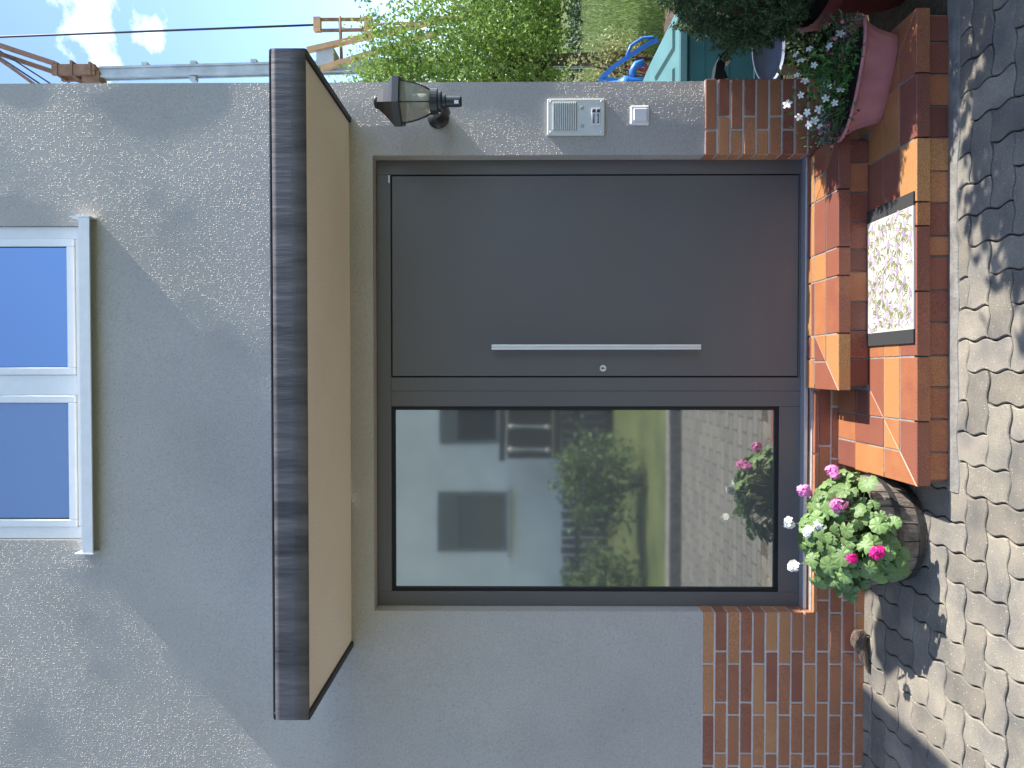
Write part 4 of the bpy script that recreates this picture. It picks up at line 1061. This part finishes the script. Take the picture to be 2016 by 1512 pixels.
pump = empty('hand_pump', (2.3, 2.25, 0)); tag(pump, 'bright blue cast iron hand pump with curved lever behind the teal bin', 'water pump')
PX, PY = 2.285, 2.25
tube('standpipe', [(PX, PY, -0.02), (PX, PY, 0.64)], 0.028, M_blue, pump, 14)
bm = bmesh.new(); add_lathe(bm, [(0.05, 0.60), (0.058, 0.615), (0.042, 0.635), (0.052, 0.66), (0.055, 0.80), (0.064, 0.82), (0.064, 0.845), (0.05, 0.86), (0.03, 0.90), (0.026, 0.97), (0.012, 0.985)], 20, (PX, PY, 0)); finish(bm, 'pump_body', M_blue, pump, smooth=True)
tube('spout', [(PX+0.03, PY, 0.77), (PX+0.10, PY-0.02, 0.775), (PX+0.145, PY-0.03, 0.75), (PX+0.155, PY-0.03, 0.69)], [0.034, 0.030, 0.028, 0.032], M_blue, pump, 12)
bm = bmesh.new(); lev = [(PX-0.06, 1.00), (PX-0.01, 1.045), (PX+0.05, 1.02), (PX+0.14, 0.92), (PX+0.24, 0.77), (PX+0.32, 0.64), (PX+0.345, 0.575)]
for (a, b) in zip(lev, lev[1:]): bar(bm, (a[0], PY-0.01, a[1]), (b[0], PY-0.01, b[1]), 0.018, 0.034)
finish(bm, 'lever', M_blue, pump)
tube('lever_grip', [(PX+0.20, PY-0.01, 0.83), (PX+0.30, PY-0.01, 0.79), (PX+0.36, PY-0.01, 0.70), (PX+0.37, PY-0.01, 0.62), (PX+0.34, PY-0.01, 0.565)], 0.012, M_blue, pump, 8)
bm = bmesh.new(); bar(bm, (PX, PY, 0.95), (PX-0.03, PY, 1.03), 0.02); bar(bm, (PX+0.02, PY, 0.85), (PX+0.05, PY, 1.02), 0.018, 0.03); finish(bm, 'fork', M_blue, pump)

tub = empty('plastic_tub', (1.75, 0.42, 0.2)); tag(tub, 'grey-blue plastic tub tipped on its side by the house corner', 'tub')
bm = bmesh.new(); TM = Matrix.Translation((1.74, 0.40, 0.338)) @ Matrix.Rotation(R(78), 4, 'X') @ Matrix.Scale(0.105, 4)
t2 = bmesh.new(); prof = [(0.0, -0.75), (1.2, -0.72), (1.55, -0.4), (1.82, 0.0), (1.92, 0.02), (1.92, 0.06), (1.80, 0.05), (1.5, -0.38), (1.1, -0.62), (0.0, -0.66)]
add_lathe(t2, [(max(0.01, r), z) for r, z in prof], 36, cap=False)
for v in t2.verts: v.co.y *= 0.43
bmesh.ops.transform(t2, matrix=TM, verts=t2.verts); merge(bm, t2); finish(bm, 'tub_shell', M_tub, tub, smooth=True)
bm = bmesh.new(); add_box(bm, 1.66, 1.82, 0.42, 0.56, -0.02, 0.262); finish(bm, 'dark_stand', M_conifer_in, tub)  # added stand under the tub, coloured dark for the shade behind the trough

hook = empty('hose_bracket', (1.46, 0.12, 0.68)); tag(hook, 'small black plastic hose bracket on the side of the house', 'bracket')
bm = bmesh.new(); out = [(1.401, 0.715), (1.45, 0.712), (1.53, 0.700), (1.575, 0.678), (1.588, 0.662), (1.576, 0.655), (1.584, 0.640), (1.560, 0.645), (1.545, 0.628), (1.538, 0.655), (1.50, 0.662), (1.47, 0.648), (1.455, 0.640), (1.450, 0.666), (1.401, 0.672)]
A = [bm.verts.new((x, 0.10, z)) for x, z in out]; B = [bm.verts.new((x, 0.17, z)) for x, z in out]
bm.faces.new(A); bm.faces.new(B[::-1])
for k in range(len(out)): bm.faces.new((A[k], B[k], B[(k+1) % len(out)], A[(k+1) % len(out)]))
bmesh.ops.recalc_face_normals(bm, faces=bm.faces); finish(bm, 'bracket_body', M_blackpl, hook)

# ------------------------------------------------------------------ garden beyond
def clump_leaves(centres, per, sig, size, upw=0.4, asp=0.55):
    sp = []
    for c in centres:
        for _ in range(per):
            p = Vector(c) + Vector((random.gauss(0, sig), random.gauss(0, sig), random.gauss(0, sig)))
            sp.append((p, rnd_dir(upw), random.uniform(size*0.7, size*1.25), asp))
    return sp
tree = empty('garden_tree', (4.15, 6.1, 0)); tag(tree, 'sunlit broadleaf tree with light green leaves beyond the house corner', 'tree')
def garden_tree():
    bm = bmesh.new()
    add_tube(bm, [(4.14, 6.1, -0.05), (4.16, 6.1, 0.7), (4.15, 6.1, 1.25), (4.20, 6.1, 1.75)], [0.10, 0.085, 0.075, 0.06], 10)
    limbs = [[(4.20, 6.1, 1.7), (4.45, 6.1, 2.0), (4.75, 6.1, 2.35), (5.2, 6.2, 2.8)], [(4.18, 6.1, 1.5), (3.9, 6.1, 2.1), (3.7, 6.2, 2.9), (3.6, 6.2, 3.7)], [(4.2, 6.1, 1.7), (4.25, 6.4, 2.4), (4.3, 6.5, 3.1)], [(4.15, 6.1, 1.3), (3.6, 6.0, 1.7), (3.0, 5.9, 2.2)], [(4.45, 6.1, 2.0), (5.0, 6.0, 2.1), (5.6, 6.0, 2.2)]]
    for l in limbs: add_tube(bm, l, [0.05, 0.04, 0.028, 0.016][:len(l)], 8)
    bmesh.ops.recalc_face_normals(bm, faces=bm.faces); finish(bm, 'trunk', M_trunk, tree, smooth=True)
    cs = []
    while len(cs) < 210:
        x = random.uniform(2.6, 6.4); y = random.uniform(5.1, 7.2); z = random.uniform(1.15, 4.35)
        top = 3.95 - 1.05*max(0, x-3.6) + 0.25*mnoise.noise((x*3, y*3, 0)); bot = 1.10 + 0.25*mnoise.noise((x*2, y, 7))
        if x > 5.2: top = 3.95-1.05*1.6
        if bot < z < top: cs.append((x, y, z))
    sp = clump_leaves(cs, 200, 0.17, 0.062, 0.3)
    # loose sprays at the top edge
    for k in range(22):
        x = random.uniform(3.3, 5.2); z = 3.95-1.05*max(0, x-3.6)+random.uniform(0, 0.35); y = random.uniform(5.6, 6.6)
        for q in range(9): sp.append(((x+random.gauss(0, 0.05)-q*0.01, y, z-0.25+q*0.035), rnd_dir(0.3), random.uniform(0.05, 0.085), 0.5))
    f = leaf_mesh('crown', sp, M_tleaf, tree)
garden_tree()
def shrub(name, label, c, r, n, mat, size, group=None, per=16, trunk=True, sig=0.05):
    s = empty(name, (c[0], c[1], 0)); tag(s, label, 'shrub', group)
    cs = []
    for k in range(n):
        d = rnd_dir(0.2); q = random.random()**0.35*(1+0.18*mnoise.noise(d*3)); z = c[2] + d.z*r[2]*q
        cs.append((c[0]+d.x*r[0]*q, c[1]+d.y*r[1]*q, max(0.03, z)))
    leaf_mesh('foliage', clump_leaves(cs, per, sig, size), mat, s)
    bm = bmesh.new()
    for k in range(6):
        a = k*1.05; add_tube(bm, [(c[0]+0.04*math.cos(a), c[1]+0.04*math.sin(a), -0.05), (c[0]+r[0]*0.4*math.cos(a), c[1]+r[1]*0.4*math.sin(a), c[2]), (c[0]+r[0]*0.6*math.cos(a), c[1]+r[1]*0.6*math.sin(a), c[2]+r[2]*0.6)], [0.02, 0.014, 0.006], 6)
    finish(bm, 'stems', M_trunk, s)
    return s
shrub('pale_shrub', 'pale grey-green shrub just above the blue pump', (2.95, 4.0, 0.72), (0.55, 0.4, 0.52), 130, M_pale, 0.042)
shrub('bronze_shrub', 'low shrub of bronze and yellow leaves beside the bark path', (3.45, 4.6, 0.48), (0.26, 0.25, 0.30), 45, M_gold, 0.06)
# timber edging and a red crate at the path
tag(box('timber_edging', 3.30, 3.42, 4.2, 5.6, -0.05, 0.16, M_trunk, None, 0.01), 'short timber edging along the bark path', 'edging')
crate = empty('red_crate', (3.12, 4.3, 0)); tag(crate, 'dark red slatted crate half hidden behind the blue pump', 'crate')
for k in range(4): box('slat', 2.86, 3.28, 4.22, 4.24, 0.02+k*0.12, 0.11+k*0.12, pm('red_slat', (0.22, 0.03, 0.03), 0.6) if 'red_slat' not in MATS else MATS['red_slat'], crate)
for x in (2.86, 3.24): box('corner_post', x, x+0.04, 4.241, 4.60, 0.0, 0.50, MATS['red_slat'], crate)

hedge = empty('far_hedge', (14, 26, 0)); tag(hedge, 'dark green hedge along the far end of the lawn', 'hedge')
leaf_mesh('foliage', [((random.uniform(4, 26), random.gauss(26, 0.5), abs(random.gauss(0.5, 0.55))), rnd_dir(0.3), random.uniform(0.15, 0.3), 0.6) for _ in range(7000)], M_tleaf_dark, hedge)
bm = bmesh.new(); add_box(bm, 4, 26, 25.7, 26.3, -0.05, 0.9); finish(bm, 'inner_twigs', M_conifer_in, hedge)
bed = empty('shadow_band', (9, 17, 0)); tag(bed, 'dark low leaves standing in for a shadow band across the lawn', 'plants')  # dark leaves laid where the lawn lies in shadow
leaf_mesh('foliage', [((random.uniform(4, 18), random.uniform(15.2, 18.6), abs(random.gauss(0.0, 0.10))), rnd_dir(0.6), random.uniform(0.1, 0.2), 0.6) for _ in range(5000)], M_tleaf_dark, bed)
far = empty('far_trees', (16, 40, 0)); tag(far, 'row of dark trees in the distance behind the lawn', 'trees', kind='stuff')
leaf_mesh('foliage', [((random.uniform(2, 40), random.gauss(42, 1.5), 5.0*random.random()**1.2), rnd_dir(0.3), random.uniform(0.35, 0.7), 0.7) for _ in range(9000)], M_tleaf_dark, far)
gr = []
for _ in range(15000):
    y = 4.2 + 11*random.random()**1.4; k = y+3.47; x = k*random.uniform(0.40, 0.58)
    if y < 4.9 and x < 4.2: continue
    gr.append(((x, y, 0.0), Vector((random.gauss(0, 1), random.gauss(0, 1), 0.35)), random.uniform(0.05, 0.10), 0.16))
def grass_mesh():
    vs = []; fs = []
    for p, n, s, a in gr:
        t = random.uniform(0, 6.28); dx, dy = math.cos(t)*0.006, math.sin(t)*0.006; l = random.gauss(0, 0.02); m = random.gauss(0, 0.02)
        o = len(vs); vs += [(p[0]-dx, p[1]-dy, -0.03), (p[0]+dx, p[1]+dy, -0.03), (p[0]+l, p[1]+m, s*0.7)]; fs.append((o, o+1, o+2))
    g = from_py('grass', vs, fs, M_grass); tag(g, 'sunlit grass blades of the lawn beyond the bark path', 'grass', kind='stuff')
grass_mesh()

# shrubs out of frame to the right that shade the paving
shrub('yard_shrub', 'tall leafy shrub at the right of the yard shading the paving', (2.55, -1.45, 1.05), (0.60, 0.62, 0.98), 420, M_tleaf_dark, 0.085, per=34, sig=0.09)

shrub('shade_filler', 'dark leaves put in for the shade between the red pot and the house corner', (1.72, 0.20, 0.13), (0.30, 0.16, 0.15), 70, M_tleaf_dark, 0.045, per=22, sig=0.035)  # made-up leaves, their dark colour filling in for shaded ground
shrub('bin_shade_shrub', 'unseen low shrub added right of the teal bin to shade its side', (2.98, 0.7, 0.42), (0.36, 0.75, 0.46), 260, M_tleaf_dark, 0.06, per=26, sig=0.06)  # out of view, placed to cast shade on the bin and the path

# ------------------------------------------------------------------ crane behind the house
cr = empty('building_crane', (5.2, 9, 0)); tag(cr, 'folding construction crane with galvanised mast and orange struts rising behind the house', 'crane')
YC = 9.0
bm = bmesh.new()
for dx in (-0.075, 0.075):
    for dy in (-0.075, 0.075): bar(bm, (5.40+dx, YC+dy, 0), (5.195+dx, YC+dy, 8.97), 0.035)
bar(bm, (5.40, YC, 0), (5.195, YC, 8.97), 0.145); finish(bm, 'mast', M_galv, cr)
bm = bmesh.new()
for z in (8.2, 7.35, 6.3):
    x = 5.40-0.205*z/8.97; add_box(bm, x+0.093, x+0.145, YC-0.1, YC+0.1, z-0.08, z+0.02)
add_box(bm, 5.06, 5.13, YC-0.06, YC+0.06, 7.30, 7.40); finish(bm, 'mast_lug', M_galv, cr)
bm = bmesh.new()
add_box(bm, 5.12, 5.30, YC-0.16, YC-0.10, 9.0, 9.75); add_box(bm, 5.12, 5.30, YC+0.10, YC+0.16, 9.0, 9.75); add_box(bm, 5.02, 5.20, YC-0.12, YC+0.12, 8.95, 9.25)
for z, w in ((9.08, 0.02), (9.40, 0.045), (9.66, 0.02)): add_box(bm, 5.11, 5.31+w, YC-0.18, YC+0.18, z-0.02, z+0.02)
finish(bm, 'knee_joint', M_rust, cr)
bm = bmesh.new(); bar(bm, (5.33, YC-0.1, 9.72), (5.95, YC-0.1, 11.6), 0.075); bar(bm, (5.06, YC+0.1, 9.25), (5.75, YC+0.1, 11.3), 0.07); bar(bm, (4.62, YC, 9.6), (5.30, YC, 10.55), 0.05); bar(bm, (5.30, YC, 10.55), (5.95, YC, 11.5), 0.05); finish(bm, 'jib_chord', M_rust, cr)
tube('stay_cable', [(4.72, YC, 9.6), (5.95, YC, 11.45)], 0.016, M_cable, cr, 6); tube('stay_cable', [(4.85, YC, 9.6), (6.05, YC, 11.45)], 0.014, M_cable, cr, 6)
tube('hoist_cable', [(5.78, YC, 12.6), (6.03, YC, 5.20)], 0.018, M_cable, cr, 6)
bm = bmesh.new(); bar(bm, (5.93, YC, 5.20), (5.94, YC, 4.28), 0.045); bar(bm, (6.12, YC, 5.20), (6.12, YC, 4.28), 0.045); finish(bm, 'yoke', M_rust, cr)
bm = bmesh.new(); add_box(bm, 5.91, 6.15, YC-0.05, YC+0.05, 5.12, 5.24); add_box(bm, 5.91, 6.16, YC-0.05, YC+0.05, 4.22, 4.36); finish(bm, 'yoke_block', M_orange, cr)
tube('tie_rod', [(6.03, YC, 4.25), (6.08, YC, 2.6)], 0.025, M_rust, cr, 6); tube('tie_rod', [(6.17, YC, 4.79), (5.34, YC, 4.76)], 0.028, M_rust, cr, 6)
bm = bmesh.new(); bar(bm, (5.50, YC-0.2, 5.30), (6.12, YC-0.2, 2.5), 0.085); bar(bm, (5.16, YC-0.25, 5.05), (5.78, YC-0.25, 3.0), 0.085); finish(bm, 'strut', M_orange, cr)
bm = bmesh.new(); add_box(bm, 5.25, 5.55, YC-0.2, YC+0.2, 4.85, 5.15); finish(bm, 'winch', M_galv, cr)

# ------------------------------------------------------------------ across the yard (seen mirrored in the side pane)
hb = empty('neighbour_house', (-3, -10.6, 0)); tag(hb, 'pale rendered house with brown balcony mirrored in the door glass', 'house')
NY = -10.5
bm = bmesh.new(); add_box(bm, -14, 3.5, -19, NY, -0.1, 7.0); finish(bm, 'wall', M_hwall, hb)
bm = bmesh.new()
v = [bm.verts.new(p) for p in ((-14.5, NY+0.6, 6.8), (4, NY+0.6, 6.8), (4, -14.7, 9.3), (-14.5, -14.7, 9.3), (4, -19.6, 6.8), (-14.5, -19.6, 6.8))]
bm.faces.new((v[0], v[1], v[2], v[3])); bm.faces.new((v[3], v[2], v[4], v[5])); bm.faces.new((v[1], v[4], v[2])); bm.faces.new((v[0], v[3], v[5])); bm.faces.new((v[0], v[5], v[4], v[1]))
bmesh.ops.recalc_face_normals(bm, faces=bm.faces); finish(bm, 'roof', M_roof, hb)
def nwin(x0, x1, z0, z1, shut=0.25):
    w = box('window', x0, x1, NY-0.05, NY+0.03, z0, z1, M_shutter, hb)
    box('pane', x0+0.07, x1-0.07, NY+0.031, NY+0.036, z0+0.07, z1-0.07-(z1-z0)*shut, MATS['dark_pane'], w)
    for k in range(7):
        zz = z1-0.02-(z1-z0)*shut*(k+1)/7; box('shutter_slat', x0+0.03, x1-0.03, NY+0.038, NY+0.055, zz, zz+(z1-z0)*shut/8.5, M_shutter, w)
    box('window_sill', x0-0.08, x1+0.08, NY+0.001, NY+0.14, z0-0.06, z0-0.002, M_cream, w)
pm('dark_pane', (0.03, 0.033, 0.035), 0.1)
nwin(-3.62, -2.42, 1.90, 3.30); nwin(-1.45, -0.30, 2.05, 3.25); nwin(-6.6, -5.4, 1.9, 3.3)
bal = empty('balcony', (-0.9, NY, 0.9)); adopt(bal, hb)
box('balcony_floor', -1.62, 2.2, NY+0.002, NY+1.1, 0.90, 1.02, M_brown, bal); box('hand_rail', -1.66, 2.2, NY+1.02, NY+1.12, 1.92, 2.02, M_brown, bal)
box('balcony_panel', -1.62, 2.2, NY+1.05, NY+1.07, 1.06, 1.88, M_brown, bal)
for k in range(9):
    x = -1.45 + k*0.42
    bm = bmesh.new(); add_lathe(bm, [(0.02, 1.08), (0.05, 1.14), (0.03, 1.2), (0.022, 1.5), (0.03, 1.76), (0.05, 1.82), (0.02, 1.88)], 10, (x, NY+1.10, 0)); finish(bm, 'baluster', M_cream, bal)
box('yard_kerb', -12, 3.0, -3.95, -3.76, -0.05, 0.10, M_concrete)
tag(bpy.data.objects['yard_kerb'], 'low concrete kerb at the far edge of the yard', 'kerb')
fn = empty('yard_fence', (-4, -9.4, 0)); tag(fn, 'dark timber paling fence in front of the neighbouring house', 'fence')
for k in range(64):
    x = -9 + k*0.165
    box('paling', x, x+0.12, -9.42, -9.39, 0.02, 0.86+random.uniform(-0.02, 0.02), M_brown, fn)
box('fence_rail', -9, 1.6, -9.45, -9.421, 0.55, 0.63, M_brown, fn)
for k, (x, y, z, rx, rz, n) in enumerate(((-1.55, -6.3, 0.55, 0.75, 0.55, 100), (-3.1, -5.9, 0.5, 0.7, 0.5, 110), (-4.2, -5.4, 0.55, 0.8, 0.6, 90))):
    shrub('yard_bush', ('loose green bush on the bank left of the mirrored balcony', 'leafy bush in the middle of the mirrored bank', 'green bush at the far left of the mirrored bank')[k], (x, y, z), (rx, 0.5, rz), n, M_bush, 0.085, group='bushes across the yard', per=22, sig=0.10)
